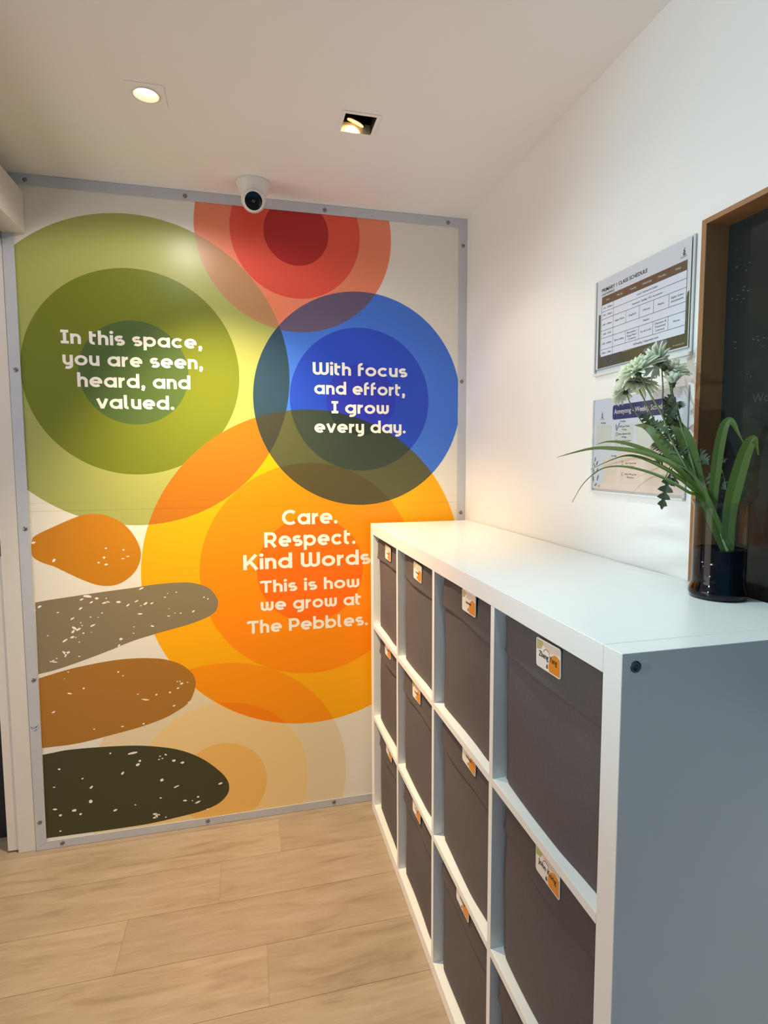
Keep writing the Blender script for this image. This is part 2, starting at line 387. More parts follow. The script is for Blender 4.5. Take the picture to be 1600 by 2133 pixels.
# metal frame strips with mitred corners, and their screws
def strip(p, scr, mats=M_alu):
    mb = MB(); mb.prism([(x, -0.0045, z) for x, z in p], (0, -0.003, 0)); s = mb.build('frame_strip', mats, mural, bevel=0.0006)
    for x, z in scr:
        q = MB(); q.lathe([(0, 0), (0.0074, 0), (0.0072, 0.0012), (0.005, 0.0024), (0, 0.0027)], (x, -0.0075, z), (0, -1, 0), 14); q.build('screw', M_screw, s)
    return s
H2 = H - 0.0008
strip([(XL, 0.0008), (XR, 0.0008), (XR - FW, 0.030), (XL + FW, 0.030)], [(-1.496, 0.017), (-1.009, 0.018), (-0.538, 0.018)])
strip([(XL, H2), (XL + FW, H2 - FW), (XR - FW, H2 - FW), (XR, H2)], [(-1.503, 2.243), (-1.021, 2.243), (-0.546, 2.243), (-0.078, 2.243)])
ls = strip([(XL, 0.0012), (XL + FW, 0.0304), (XL + FW, H2 - FW), (XL, H2)], [(-1.559, 1.646), (-1.558, 1.127), (-1.557, 0.611), (-1.563, 0.104)])
strip([(XR, 0.0012), (XR, H2), (XR - FW, H2 - FW), (XR - FW, 0.0304)], [(-0.017, 2.163), (-0.019, 1.652), (-0.019, 1.141), (-0.019, 0.6)])
ink = MB()
for a, b in (((-1.572, .438), (-1.555, .446)), ((-1.562, .436), (-1.550, .452)), ((-1.566, .430), (-1.556, .434)), ((-1.556, .428), (-1.548, .444)), ((-1.575, .446), (-1.569, .443))):
    ink.prism([(a[0], -0.0076, a[1]), (b[0], -0.0076, b[1]), (b[0], -0.0076, b[1] + .0022), (a[0], -0.0076, a[1] + .0016)], (0, -0.0002, 0))
ink.build('ink_mark', mat('blue_ink', srgb(60, 84, 140), 0.5), ls)

# pebble prints (outline and specks measured on the panel)
def wp(pts, ox, oy, s=3.077): return [at(ox + x / s, oy + y / s, 1, 0) for x, y in pts]
def pebble(pts, col, specks, flat_left):
    pl = [Vector((p.x, 0, p.z)) for p in pts]
    out = [p for p in spline(pl, 6, not flat_left)]
    xl = XL + FW - 0.004
    out = [(max(p.x, xl), -0.00408, p.z) for p in out]
    mb = MB(); mb.poly(out, 0)
    for q, l, w, a in specks:
        ca, sa = math.cos(a), math.sin(a); k = 8; r = random.uniform(.75, 1.0)
        pts2 = []
        for i in range(k):
            t = 2 * PI * i / k; ex = l * math.cos(t) * random.uniform(.8, 1.1); ez = w * math.sin(t) * random.uniform(.75, 1.1)
            pts2.append((q.x + ex * ca - ez * sa, -0.00414, q.z + ex * sa + ez * ca))
        mb.poly(pts2, 1)
    m = noisy(mat('pebble_print', rough=0.36, spec=0.35), srgb(*col), srgb(*[c * .97 for c in col]), 9)
    mb.build('pebble_print', [m, M_letter], mural)
def specks(lst, ox, oy, s=3.077):
    return [(at(ox + x / s, oy + y / s, 1, 0), l * .00098, w * .00098, math.radians(a)) for x, y, l, w, a in lst]
Z5 = (0, 1020); Z6 = (0, 1380)
pebble(wp([(205, 390), (206, 330), (232, 292), (350, 235), (500, 172), (600, 155), (700, 170), (800, 225), (870, 310), (905, 405), (882, 500), (820, 570), (740, 610), (640, 612), (540, 580), (440, 535), (350, 492), (270, 465), (215, 430)], *Z5),
       (204, 132, 22), specks([(217, 338, 7, 4, 10), (348, 452, 7, 5, 55), (681, 374, 4, 3, 0), (668, 434, 5, 4, 0), (634, 466, 4, 3.5, 0), (682, 478, 7, 4, 0), (793, 384, 4, 3, 0), (820, 426, 6, 2, 5), (790, 441, 6, 2, 5)], *Z5), False)
pebble(wp([(228, 722), (300, 708), (450, 685), (650, 655), (850, 628), (1000, 605), (1150, 593), (1250, 598), (1340, 630), (1390, 690), (1398, 730), (1380, 780), (1320, 820), (1200, 865), (1040, 910), (860, 965), (700, 1030), (500, 1105), (350, 1155), (248, 1180)], *Z5),
       (140, 126, 97), specks([(255, 748, 8, 4, 30), (228, 770, 3, 3, 0), (373, 785, 4, 2.5, 0), (308, 934, 3, 2, 0), (525, 702, 7, 3, 25), (563, 682, 15, 5, -10), (588, 720, 7, 3, 30), (622, 695, 7, 4, 0), (683, 694, 3, 2, 0), (672, 724, 11, 3, 10), (692, 718, 8, 3, -10), (762, 718, 9, 4, 0), (822, 738, 7, 3, 40), (876, 713, 7, 2.5, 20), (905, 742, 3, 2, 0), (934, 728, 8, 4, 35), (975, 726, 6, 3, 20), (518, 760, 7, 3.5, 40), (466, 825, 8, 3, 30), (583, 814, 4, 2, 0), (632, 817, 3, 1.5, 20), (656, 788, 3, 2, 0), (898, 794, 9, 3, 0), (596, 868, 10, 3, 25), (520, 850, 3, 2, 0), (529, 868, 3, 2, 0), (478, 885, 10, 5, -40), (505, 893, 10, 4, 30), (470, 908, 8, 4, 40), (537, 917, 4, 3, 0), (466, 943, 7, 4, 20), (488, 946, 3, 2, 0), (419, 965, 11, 3.5, 30), (511, 974, 3, 2, 0), (588, 912, 2, 1.5, 0), (777, 955, 6, 5, 0), (765, 996, 6, 3, 40), (418, 1045, 11, 4, -40), (436, 1042, 10, 4, 20), (422, 1062, 6, 3, 60), (511, 1066, 4, 2, 0), (340, 1096, 8, 2.5, 30), (352, 1102, 10, 2.5, -10), (366, 1079, 3, 2, 0), (325, 1098, 3, 2, 0), (907, 632, 9, 3, 25), (1075, 663, 3, 1.5, 0), (1131, 656, 3, 2, 0), (1058, 688, 4, 2, 0), (1308, 688, 4, 2, 60), (1333, 698, 4, 2, 80), (1240, 778, 6, 3, 35), (1159, 790, 3.5, 2.5, 0), (1122, 789, 3, 1.5, 0), (1082, 808, 6, 2, -10), (1085, 761, 2.5, 1.5, 0), (978, 872, 7, 3, -20), (860, 877, 3, 2, 0), (858, 918, 3, 2, 0)], *Z5), True)
pebble(wp([(250, 1208), (320, 1185), (450, 1147), (580, 1118), (700, 1096), (790, 1084), (880, 1078), (970, 1078), (1050, 1084), (1150, 1112), (1225, 1165), (1252, 1215), (1254, 1250), (1242, 1300), (1213, 1358), (1150, 1408), (1050, 1463), (900, 1518), (700, 1573), (500, 1623), (272, 1653)], *Z5),
       (172, 119, 48), specks([(439, 58, 3.5, 2, 0), (416, 103, 2.5, 1.5, 0), (760, 58, 4, 3, 30), (790, 82, 3.5, 2, 0), (538, 163, 4, 3.5, 0), (448, 196, 8, 3, -15), (345, 315, 7, 3, 25), (606, 424, 3.5, 2.5, 0), (787, 407, 6, 2.5, 0), (922, 389, 4.5, 3.5, 20), (935, 235, 15, 3, -12), (885, 200, 3.5, 2, 0), (1004, 203, 4, 3.5, 0), (1091, 189, 4, 3.5, 0), (1137, 119, 3.5, 2, 60), (1154, 119, 3.5, 2, 60), (1166, 132, 6, 4, 10), (1203, 123, 4, 2, 0), (1142, 162, 5, 3, 20), (1116, 274, 6, 3, 15), (1213, 252, 6, 2, 0)], *Z6), True)
pebble(wp([(275, 588), (350, 573), (450, 555), (650, 538), (870, 529), (1050, 540), (1180, 565), (1300, 615), (1400, 685), (1455, 745), (1470, 800), (1452, 850), (1400, 900), (1300, 945), (1150, 985), (950, 1030), (700, 1068), (500, 1095), (300, 1122)], *Z6),
       (70, 68, 42), specks([(709, 579, 4, 3, 50), (853, 577, 19, 4, 5), (898, 627, 5, 5, 40), (884, 651, 8, 5, 25), (787, 706, 7, 4.5, 50), (382, 680, 5, 3.5, -20), (531, 740, 4, 3, 30), (350, 795, 5, 2, 0), (587, 796, 7, 4.5, 40), (583, 887, 7, 7, 0), (356, 937, 8, 3.5, -8), (390, 975, 5, 4.5, 0), (479, 944, 8, 5, 5), (519, 967, 5, 4.5, 0), (741, 942, 8, 4, 25), (869, 908, 4, 2.5, -20), (389, 1076, 3.5, 3, 0), (1027, 597, 4, 2, 0), (1042, 611, 3.5, 2.5, 0), (1021, 618, 4, 2, 15), (1063, 587, 5, 3, -40), (1115, 625, 7, 4.5, 0), (1169, 638, 7, 4.5, 0), (1039, 749, 7, 6.5, 30), (1132, 791, 11, 3.5, 20), (1414, 771, 9, 4, 15), (1031, 864, 4, 3, 0), (1186, 881, 8, 3.5, -5), (1234, 881, 3, 2.5, 0), (1270, 857, 5, 4, 0), (1268, 891, 11, 3.5, 20), (996, 966, 9, 4, -10), (1006, 978, 5, 8, -10), (994, 989, 8, 4, 10), (1021, 971, 4, 3, -40), (1064, 987, 3, 2.5, 0), (1332, 936, 5, 3, 0)], *Z6), True)

# mottoes: letters drawn as broad strokes.  x-height 0.75, cap 1.0
SW = 0.20; hs = SW / 2
def arc(cx, cy, rx, ry, a0, a1, n=18): return [(cx + rx * math.cos(math.radians(a0 + (a1 - a0) * k / n)), cy + ry * math.sin(math.radians(a0 + (a1 - a0) * k / n))) for k in range(n + 1)]
def glyphs():
    xh = 0.75; cy = xh / 2; ry = cy - hs; rx = 0.30; ox = hs + rx  # bowl centre x
    bowl = arc(ox, cy, rx, ry, 0, 360, 32); R = ox + rx + 0.005
    ar = 0.225; top = xh - hs
    def archR(x0, w=0.42): return [(x0, 0.30)] + arc(x0 + w / 2, xh - hs - 0.22, w / 2, 0.22, 180, 0) + [(x0 + w, 0)]
    def cupL(x0, w=0.42, t=xh): return [(x0, t)] + arc(x0 + w / 2, hs + 0.22, w / 2, 0.22, 180, 360) + [(x0 + w, t)]
    G = {}
    G['o'] = ([bowl], 2 * ox)
    G['a'] = ([bowl, [(R, 0), (R, xh)]], R + hs)
    G['d'] = ([bowl, [(R, 0), (R, 1.05)]], R + hs)
    bb = [(x + 0.0, y) for x, y in bowl]
    G['b'] = ([bb, [(hs, 0), (hs, 1.05)]], 2 * ox)
    G['p'] = ([bb, [(hs, -0.27), (hs, xh)]], 2 * ox)
    hook = [(R, xh), (R, 0.02)] + arc(R - 0.27, 0.02, 0.27, 0.20, 0, -115)
    G['g'] = ([bowl, hook], R + hs)
    G['c'] = ([arc(ox, cy, rx, ry, 42, 318, 26)], 2 * ox - 0.06)
    G['e'] = ([arc(ox, cy, rx, ry, -4, 312, 30)[0:], [(hs + 0.02, cy - 0.01), (ox + rx + hs - 0.01, cy - 0.01)]], 2 * ox)
    G['n'] = ([[(hs, 0), (hs, xh)], archR(hs, 0.44)], 0.44 + 2 * hs)
    G['h'] = ([[(hs, 0), (hs, 1.05)], archR(hs, 0.44)], 0.44 + 2 * hs)
    G['u'] = ([cupL(hs, 0.44), [(hs + 0.44, 0), (hs + 0.44, xh)]], 0.44 + 2 * hs)
    G['y'] = ([cupL(hs, 0.44), [(hs + 0.44, xh), (hs + 0.44, 0.0)] + arc(hs + 0.19, 0.0, 0.25, 0.18, 0, -120)], 0.44 + 2 * hs)
    G['r'] = ([[(hs, 0), (hs, xh)], [(hs, 0.32)] + arc(hs + 0.30, 0.36, 0.30, top - 0.36, 180, 90)], 0.42)
    G['i'] = ([[(hs, 0), (hs, xh)], 'dot', (hs, 0.95)], 2 * hs)
    G['l'] = ([[(hs, 1.05), (hs, 0.22)] + arc(hs + 0.14, 0.22, 0.14, 0.22 - hs, 180, 285)], 0.36)
    G['t'] = ([[(hs, 0.97), (hs, 0.25)] + arc(hs + 0.17, 0.25, 0.17, 0.25 - hs, 180, 290), [(hs, 0.68), (0.42, 0.68)]], 0.44)
    G['f'] = ([[(hs, 0), (hs, 0.78)] + arc(hs + 0.19, 0.78, 0.19, 0.18, 180, 75), [(hs, 0.60), (0.42, 0.60)]], 0.44)
    s = arc(0.30, xh - hs - 0.145, 0.21, 0.145, 38, 262, 14)[:-1] + arc(0.32, hs + 0.145, 0.21, 0.145, 90, -145, 16)
    G['s'] = ([s], 0.60)
    G['v'] = ([[(0.075, xh), (0.355, 0.03)], [(0.355, 0.03), (0.635, xh)]], 0.71)
    def w(t):
        a, b = 0.36, hs
        return [cupL(b, a, t), cupL(b + a, a, t)]
    G['w'] = (w(xh), 0.72 + 2 * hs)
    G['W'] = ([cupL(hs, 0.46, 1.0), cupL(hs + 0.46, 0.46, 1.0)], 0.92 + 2 * hs)
    G['I'] = ([[(0.24, 0), (0.24, 1)], [(0, hs), (0.48, hs)], [(0, 1 - hs), (0.48, 1 - hs)]], 0.48)
    G['T'] = ([[(0.40, 0), (0.40, 1 - hs)], [(0.0, 0.84)] + arc(0.20, 0.84, 0.18, 0.07, 170, 90, 6) + [(0.78, 1 - hs)]], 0.78)
    G['C'] = ([arc(0.50, 0.5, 0.41, 0.5 - hs, 48, 312, 30)], 0.86)
    G['P'] = ([[(hs, 0), (hs, 1)], [(hs, 1 - hs), (0.42, 1 - hs)] + arc(0.42, 0.64, 0.25, 0.36 - hs, 90, -90, 14) + [(hs, 0.28 + hs)]], 0.76)
    G['R'] = ([[(hs, 0), (hs, 1)], [(hs, 1 - hs), (0.42, 1 - hs)] + arc(0.42, 0.65, 0.25, 0.35 - hs, 90, -90, 14) + [(hs, 0.30 + hs)], [(0.42, 0.36), (0.69, 0.0)]], 0.80)
    G['K'] = ([[(hs, 0), (hs, 1)], [(0.72, 1.0), (hs + 0.06, 0.34)], [(0.36, 0.58), (0.76, 0.0)]], 0.82)
    G['.'] = (['dot', (0.125, 0.115)], 0.25)
    G[','] = (['dot', (0.14, 0.115), [(0.185, 0.12), (0.10, -0.17)]], 0.27)
    return G
GL = glyphs()
def stroke(mb, pts, w, place):
    n = len(pts); L = []; Rr = []
    P = [Vector((x, y)) for x, y in pts]
    closed = (P[0] - P[-1]).length < 1e-4 and n > 4
    for i in range(n):
        a = P[i - 1] if i else (P[-2] if closed else P[0]); b = P[i + 1] if i < n - 1 else (P[1] if closed else P[-1])
        t = (b - a).normalized(); nn = Vector((-t.y, t.x))
        L.append(P[i] + nn * w / 2); Rr.append(P[i] - nn * w / 2)
    mb.add([place(*p) for p in L] + [place(*p) for p in Rr], [(i, i + 1, n + i + 1, n + i) for i in range(n - 1)])
def motto(lines):
    lift = 0
    for txt, x0, x1, zb, cap in lines:
        mb = MB(); adv = 0.0; items = []
        for ch in txt:
            if ch == ' ': adv += 0.40; continue
            st, w = GL[ch]; items.append((st, adv)); adv += w + 0.095
        adv -= 0.095; sx = (x1 - x0) / adv
        for st, ax in items:
            dot = False
            for q in st:
                lift = (lift + 1) % 3
                pl = lambda x, y, ax=ax, d=-0.00422 - lift * 0.00003: (x0 + (x + ax) * sx, d, zb + y * cap)
                if isinstance(q, str): dot = True; continue
                if isinstance(q, tuple):
                    mb.poly([pl(*p) for p in arc(q[0], q[1], 0.118, 0.118, 0, 345, 23)]); continue
                stroke(mb, q, SW, pl)
        mb.build('lettering', M_letter, mural)
motto([('In this space,', -1.4240, -0.9795, 1.7370, .0445), ('you are seen,', -1.4215, -0.9790, 1.6672, .0450), ('heard, and', -1.3800, -1.0225, 1.5970, .0455), ('valued.', -1.3240, -1.0775, 1.5258, .0450)])
motto([('With focus', -0.5965, -0.2390, 1.6612, .0450), ('and effort,', -0.5920, -0.2465, 1.5912, .0450), ('I grow', -0.5290, -0.3105, 1.5222, .0448), ('every day.', -0.5930, -0.2440, 1.4505, .0450)])
motto([('Care.', -0.7165, -0.5105, 1.1115, .0560), ('Respect.', -0.7825, -0.4425, 1.0310, .0560), ('Kind Words.', -0.8590, -0.3640, 0.9507, .0555), ('This is how', -0.8005, -0.4295, 0.8630, .0445), ('we grow at', -0.8005, -0.4230, 0.7942, .0460), ('The Pebbles.', -0.8495, -0.3960, 0.7120, .0480)])

# ------------------------------------------------------------------ cube shelf
T, CW, DV = 0.038, 0.335, 0.016
GAP = 0.0577; SF = -0.3956; SB = -0.0039; SZ = 1.115; SL = 2 * T + 4 * CW + 3 * DV
shelf = thing('cube_shelf', 'long white cube shelf unit with twelve compartments against the right wall', 'shelf', ((SF + SB) / 2, -GAP - SL / 2, 0))
def sb(name, a, b, bev=0.001): m = MB(); m.box(a, b); return m.build(name, M_white, shelf, bevel=bev)
sb('top_board', (SF, -GAP - SL + T + .0003, SZ - T), (SB, -GAP - T - .0003, SZ)); sb('bottom_board', (SF, -GAP - SL + T + .0003, 0.001), (SB, -GAP - T - .0003, T))
far = sb('side_panel', (SF, -GAP - T, 0.001), (SB, -GAP, SZ)); near = sb('side_panel', (SF, -GAP - SL, 0.001), (SB, -GAP - SL + T, SZ))
ys = []   # compartments: (y_high, y_low)
for k in range(4):
    a = -GAP - T - k * (CW + DV); ys.append((a, a - CW))
    if k < 3: sb('divider', (SF, a - CW - DV, T), (SB, a - CW, SZ - T), 0.0006)
zs = []   # compartments: (z_low, z_high)
for k in range(3):
    zt = SZ - T - k * (CW + DV); zs.append((zt - CW, zt))
    if k < 2:
        for a, b in ys: sb('shelf_board', (SF, b + .0002, zt - CW - DV), (SB, a - .0002, zt - CW), 0.0005)
M_bolt = mat('bolt_zinc', srgb(86, 98, 112), 0.35, metal=0.6)
for bx, bz in ((-0.376, 1.097), (-0.055, 1.097), (-0.376, 0.019), (-0.055, 0.019)):
    m = MB(); m.lathe([(0, 0.0006), (0.0032, 0.0006), (0.0036, 0.0018), (0.0072, 0.0014), (0.0078, 0), ], (bx, -GAP - SL, bz), (0, -1, 0), 24); m.lathe([(0, .001), (0.0028, .001)], (bx, -GAP - SL, bz), (0, -1, 0), 6, mi=1); m.build('bolt', [M_bolt, M_lens], near)

# ------------------------------------------------------------------ twelve fabric bins
names = {(3, 0): 'Zheng Yang', (3, 1): 'John Kong'}
colw = ['column beside the mural', 'second column from the mural', 'third column from the mural', 'column at the near end']
roww = ['top', 'middle', 'bottom']
def squiggle(mb, w, h, place, mi):
    """writing too blurred to read"""
    n = max(6, int(w / h * 2.2)); pts = []
    for i in range(n * 3 + 1):
        t = i / (n * 3); pts.append((t * w - w / 2, h * .5 * (0.55 * math.sin(t * n * 2 * PI) + 0.3 * math.sin(t * n * 3.7 + 1))))
    P = [Vector(p) for p in pts]; k = len(P); hw = h * .13; L = []; R_ = []
    for i in range(k):
        t = (P[min(i + 1, k - 1)] - P[max(i - 1, 0)]).normalized(); nn = Vector((-t.y, t.x)) * hw; L.append(P[i] + nn); R_.append(P[i] - nn)
    mb.add([place(*p) for p in L] + [place(*p) for p in R_], [(i, i + 1, k + i + 1, k + i) for i in range(k - 1)], mi)
# per bin: sideways offset of the tag, drop of its lower edge below the board, tilt in degrees
TH = [[(-.0083, .0640, -1), (-.0024, .0500, 2), (-.0180, .0440, -3)], [(-.0098, .0600, -2), (.0034, .0580, 2.5), (.0008, .0560, 1)], [(-.0310, .0530, 0.5), (-.0300, .0420, -1), (-.0077, .0470, -2)], [(-.0060, .0605, 1.5), (-.0200, .0580, 0.5), (-.0100, .0550, 0)]]
for ci, (ya, yb) in enumerate(ys):
    for ri, (z0, z1) in enumerate(zs):
        lab = 'charcoal fabric storage bin, %s of the %s' % (roww[ri], colw[ci])
        if ri == 0 and ci == 3: lab = 'charcoal fabric bin tagged Zheng Yang, top compartment nearest the viewer'
        if ri == 1 and ci == 3: lab = 'charcoal fabric bin tagged John Kong, middle compartment nearest the viewer'
        yc = (ya + yb) / 2
        root = thing('storage_bin', lab.replace('Zheng Yang', 'with two-word name').replace('John Kong', 'with two-word name') if ci == 3 and ri < 2 else lab, 'storage bin', (SF + 0.18, yc, z0), 'charcoal bins in the cube shelf')
        y1, y0 = ya - 0.004, yb + 0.004; zb, zt = z0 + 0.0012, z1 - 0.012
        xf = SF + 0.0195 + random.uniform(-.002, .003); xb = SB - 0.012
        mb = MB(); n = 14; m_ = 16; grid = []
        ph = random.uniform(0, 6); ph2 = random.uniform(0, 6)
        def front(u, v):   # soft fabric front: bulges a little, corners rounded
            bul = 0.0045 * math.sin(PI * u) * (0.4 + 0.6 * math.sin(PI * min(1, v * 1.1))) + 0.0012 * math.sin(5 * u + 4 * v + ph) + 0.0008 * math.sin(9 * v - 7 * u + ph2)
            e = 0.006 * (math.exp(-u / .02) + math.exp(-(1 - u) / .02))
            x = xf - bul + e - 0.0014 * math.exp(-((u + v * .6 - .75 - .1 * math.sin(ph)) / .10) ** 2)
            y = y1 + (y0 - y1) * u
            if v > 0.97: x += (v - 0.97) * 0.05
            y = y1 - 0.0015 * (1 + math.sin(7 * v + ph)) * (1 - u) ** 6 + (y0 - y1) * u
            return Vector((x, y, zb + (zt - zb) * v))
        for j in range(m_ + 1):
            for i in range(n + 1): grid.append(front(i / n, j / m_))
        mb.add(grid, [(j * (n + 1) + i, j * (n + 1) + i + 1, (j + 1) * (n + 1) + i + 1, (j + 1) * (n + 1) + i) for j in range(m_) for i in range(n)], 0, True)
        gl = [grid[j * (n + 1)] for j in range(m_ + 1)]; gr = [grid[j * (n + 1) + n] for j in range(m_ + 1)]
        for g in (gl, gr):
            mb.add([p for p in g] + [Vector((xb, p.y, p.z)) for p in g], [(j, j + 1, m_ + 2 + j, m_ + 1 + j) for j in range(m_)], 0)
        mb.add([Vector((xb, y1, zb)), Vector((xb, y0, zb)), Vector((xb, y0, zt)), Vector((xb, y1, zt))], [(0, 1, 2, 3)], 0)
        mb.add([Vector((xf + .006, y1, zb)), Vector((xf + .006, y0, zb)), Vector((xb, y0, zb)), Vector((xb, y1, zb))], [(0, 1, 2, 3)], 0)
        mb.build('body', M_bin, root)
        # folded hem along the top of the front, its lower edge standing off
        hz = 0.072 + random.uniform(-.002, .002); hb = MB(); hg = []; nn = 20
        sag = [random.uniform(-.004, .004) for _ in range(5)]
        for j, (dz, off) in enumerate(((0.0, 0.0016), (0.006, 0.0036), (0.020, 0.0030), (0.05, 0.0034), (0.064, 0.0048), (0.0695, 0.0066), (0.0715, 0.0058), (0.0718, 0.0005))):
            for i in range(nn + 1):
                u = i / nn; w = sag[0] * math.sin(3 * u + ph) + sag[1] * math.sin(6.5 * u + ph2)
                zz = zt - dz / 0.0718 * (hz + w)
                p = front(0.008 + 0.984 * u, (zz - zb) / (zt - zb))
                hg.append(p + Vector((-off - 0.0016 * math.sin(8 * u + ph2) * (dz > .01) * (dz < .0717), 0, 0)))
        hb.add(hg, [(j * (nn + 1) + i, j * (nn + 1) + i + 1, (j + 1) * (nn + 1) + i + 1, (j + 1) * (nn + 1) + i) for j in range(7) for i in range(nn)], 0, True)
        hb.build('hem_band', M_bin2, root)
        # name tag: rounded card clipped over the hem
        TW, TT = 0.075, 0.0475
        ty, drop, tilt = TH[ci][ri]; a = math.radians(tilt); tyc = yc + ty
        drop = max(drop, TT + 0.0012 + abs(math.sin(a)) * TW / 2); tzc = z1 - drop + TT / 2
        xt = front(0.43, (tzc - zb) / (zt - zb)).x - 0.0068
        def pl(x, y, d=0.0): return Vector((xt - d + 0.03 * 0 * y, tyc - (x * math.cos(a) - y * math.sin(a)), tzc + x * math.sin(a) + y * math.cos(a)))
        tg = MB(); tg.prism([pl(x, y) for x, y in rrect(TW, TT, 0.005)], (0.0016, 0, 0), 0)
        tg.box((xt + .0016, tyc - .008, tzc - .004), (xt + .0052, tyc + .008, tzc + .008), 0)
        iw, ih = TW / 2 - .0022, TT / 2 - .0022
        tg.poly([pl(-iw, ih, .0002), pl(-iw, ih * .2, .0002), pl(-iw * .62, ih * .35, .0002), pl(-iw * .42, ih * .75, .0002), pl(-iw * .45, ih, .0002)], 2)
        tg.poly([pl(-iw * .45, ih, .0002), pl(-iw * .42, ih * .7, .0002), pl(0, ih * .35, .0002), pl(iw * .4, ih * .4, .0002), pl(iw, ih * .55, .0002), pl(iw, ih, .0002)], 3)
        blob = [(iw, -ih), (iw * .12, -ih), (iw * .06, -ih * .6), (iw * .14, -ih * .1), (iw * .3, ih * .22), (iw * .55, ih * .42), (iw * .8, ih * .42), (iw, ih * .28)]
        tg.poly([pl(x, y, .0003) for x, y in blob], 1)
        tagm = tg.build('name_tag', [M_card, M_orange, M_olive, M_peach], root)
        tx = MB(); arcs = arc(-.004, .002, .010, .009, 20, 160, 12)
        stroke(tx, arcs, 0.0007, lambda x, y: pl(x, y, .0005))
        nm = names.get((ci, ri))
        if nm: put_text(tx, nm, 0.0128, lambda x, y: pl(x, y - .005, .0006), 'C', 0.012, width=0.056)
        else: squiggle(tx, 0.030, 0.007, lambda x, y: pl(x, y - .002, .0006), 0)
        for k, (w, y) in enumerate(((.0035, -.0175), (.0026, -.0150), (.0017, -.0128))):
            tx.poly([pl(x - .002, yy + y, .0006) for x, yy in arc(0, 0, w, .0010, 0, 330, 11)])
        tx.build('printing', M_ink, tagm)

# ------------------------------------------------------------------ notice holders on the right wall
def pw(y, z, d): return Vector((-d, y, z))
def quad(mb, ya, yb, za, zb, d, mi): mb.poly([pw(ya, za, d), pw(yb, za, d), pw(yb, zb, d), pw(ya, zb, d)], mi)
M_paper = noisy(mat('paper', rough=0.5), srgb(226, 224, 232), srgb(220, 218, 226), 20)
M_cell = mat('table_white', srgb(232, 232, 244), 0.5)
M_brown = noisy(mat('brown_band', rough=0.5), srgb(118, 88, 66), srgb(96, 78, 54), 8)
M_hill = noisy(mat('olive_hills', rough=0.6), srgb(104, 94, 56), srgb(66, 62, 48), 70, 0, (1, 6, 1))
M_line = mat('table_line', srgb(80, 78, 92), 0.5)
M_whiteink = mat('white_ink', srgb(224, 216, 204), 0.5)
def holder(root, y0, y1, z0, z1, lip):
    mb = MB(); mb.box((-0.0018, y1, z0), (-0.0002, y0, z1)); mb.build('back_sheet', M_acryl, root, bevel=.0003)
    mb = MB(); mb.box((-0.0068, y1, z0 + lip), (-0.0050, y0, z1 - .001)); mb.build('front_sheet', M_acryl, root, bevel=.0003)
    mb = MB(); mb.box((-0.0085, y1, z0), (-0.0019, y0, z0 + lip * .55)); mb.box((-0.0049, y1, z0 + lip * .6), (-.0019, y1 + .005, z1)); mb.box((-0.0049, y0 - .004, z0 + lip * .6), (-.0019, y0, z1))
    mb.build('edge_channel', M_edge, root, bevel=.0004)
M_edge = mat('frosted_acrylic_edge', srgb(222, 222, 220), 0.25)
s1 = thing('class_schedule', 'landscape Primary 1 class schedule in a clear holder, upper of two notices', 'notice', (0, -1.017, 1.554))
holder(s1, -0.858, -1.1755, 1.554, 1.780, 0.011)
pp = MB(); D0 = 0.0030
quad(pp, -0.8635, -1.1655, 1.5700, 1.7790, D0, 0)
hl = [(-0.8715, 1.5715), (-0.8715, 1.6996), (-0.8790, 1.6985), (-0.8795, 1.604), (-0.9060, 1.6010), (-0.97, 1.5965), (-1.03, 1.5975), (-1.10, 1.602), (-1.1565, 1.6045), (-1.1565, 1.668), (-1.1585, 1.676), (-1.1632, 1.679), (-1.1632, 1.5730)]
pp.poly([pw(y, z, D0 + .0001) for y, z in hl], 1)
for cx, cz, rx, rz, a in ((-1.055, 1.5855, .021, .0062, -14), (-1.088, 1.5935, .021, .0068, -14)):
    ca, sa = math.cos(math.radians(a)), math.sin(math.radians(a))
    pp.poly([pw(cx - (x * ca + z * sa), cz - x * sa * 0 + z, D0 + .0002) for x, z in arc(0, 0, rx, rz, 0, 345, 23)], 3)
ty0, ty1 = -0.8825, -1.1555
quad(pp, ty0, ty1, 1.7195, 1.7385, D0 + .0003, 2); quad(pp, ty0, ty1, 1.5978, 1.7195, D0 + .0003, 4)
rows = [1.7195, 1.7033, 1.6862, 1.6592, 1.6415, 1.6145, 1.5978]; cols = [-0.8825, -0.9282, -0.9738, -1.0191, -1.0637, -1.1085, -1.1555]
lw = 0.0005
for z in rows: quad(pp, ty0, ty1, z - lw, z + lw, D0 + .0004, 5)
quad(pp, ty0 + lw, ty0 - lw, rows[-1], rows[0], D0 + .0004, 5); quad(pp, cols[1] + lw, cols[1] - lw, rows[-1], rows[0], D0 + .0004, 5); quad(pp, ty1 + lw, ty1 - lw, rows[-1], rows[0], D0 + .0004, 5)
for c in cols[2:6]:
    quad(pp, c + lw, c - lw, rows[3], rows[2], D0 + .0004, 5); quad(pp, c + lw, c - lw, rows[5], rows[4], D0 + .0004, 5)
for c in cols[1:6]: quad(pp, c + lw * .7, c - lw * .7, 1.7195, 1.7385, D0 + .00035, 6)
pp.build('paper', [M_paper, M_hill, M_brown, M_greyink, M_cell, M_line, mat('brown_line', srgb(84, 62, 46), .5)], s1)
tx = MB(); TD = D0 + .0006
def wt(s, y, z, size, al='C', mi=0, bold=0.0, width=None): put_text(tx, s, size, lambda a, b: pw(y - a, z + b, TD), al, bold, mi, width=width)
wt('PRIMARY 1 CLASS SCHEDULE', -0.8820, 1.7500, .0115, 'L', 0, .008, .159)
tx.build('title', [M_ink, M_whiteink], s1); tx = MB()
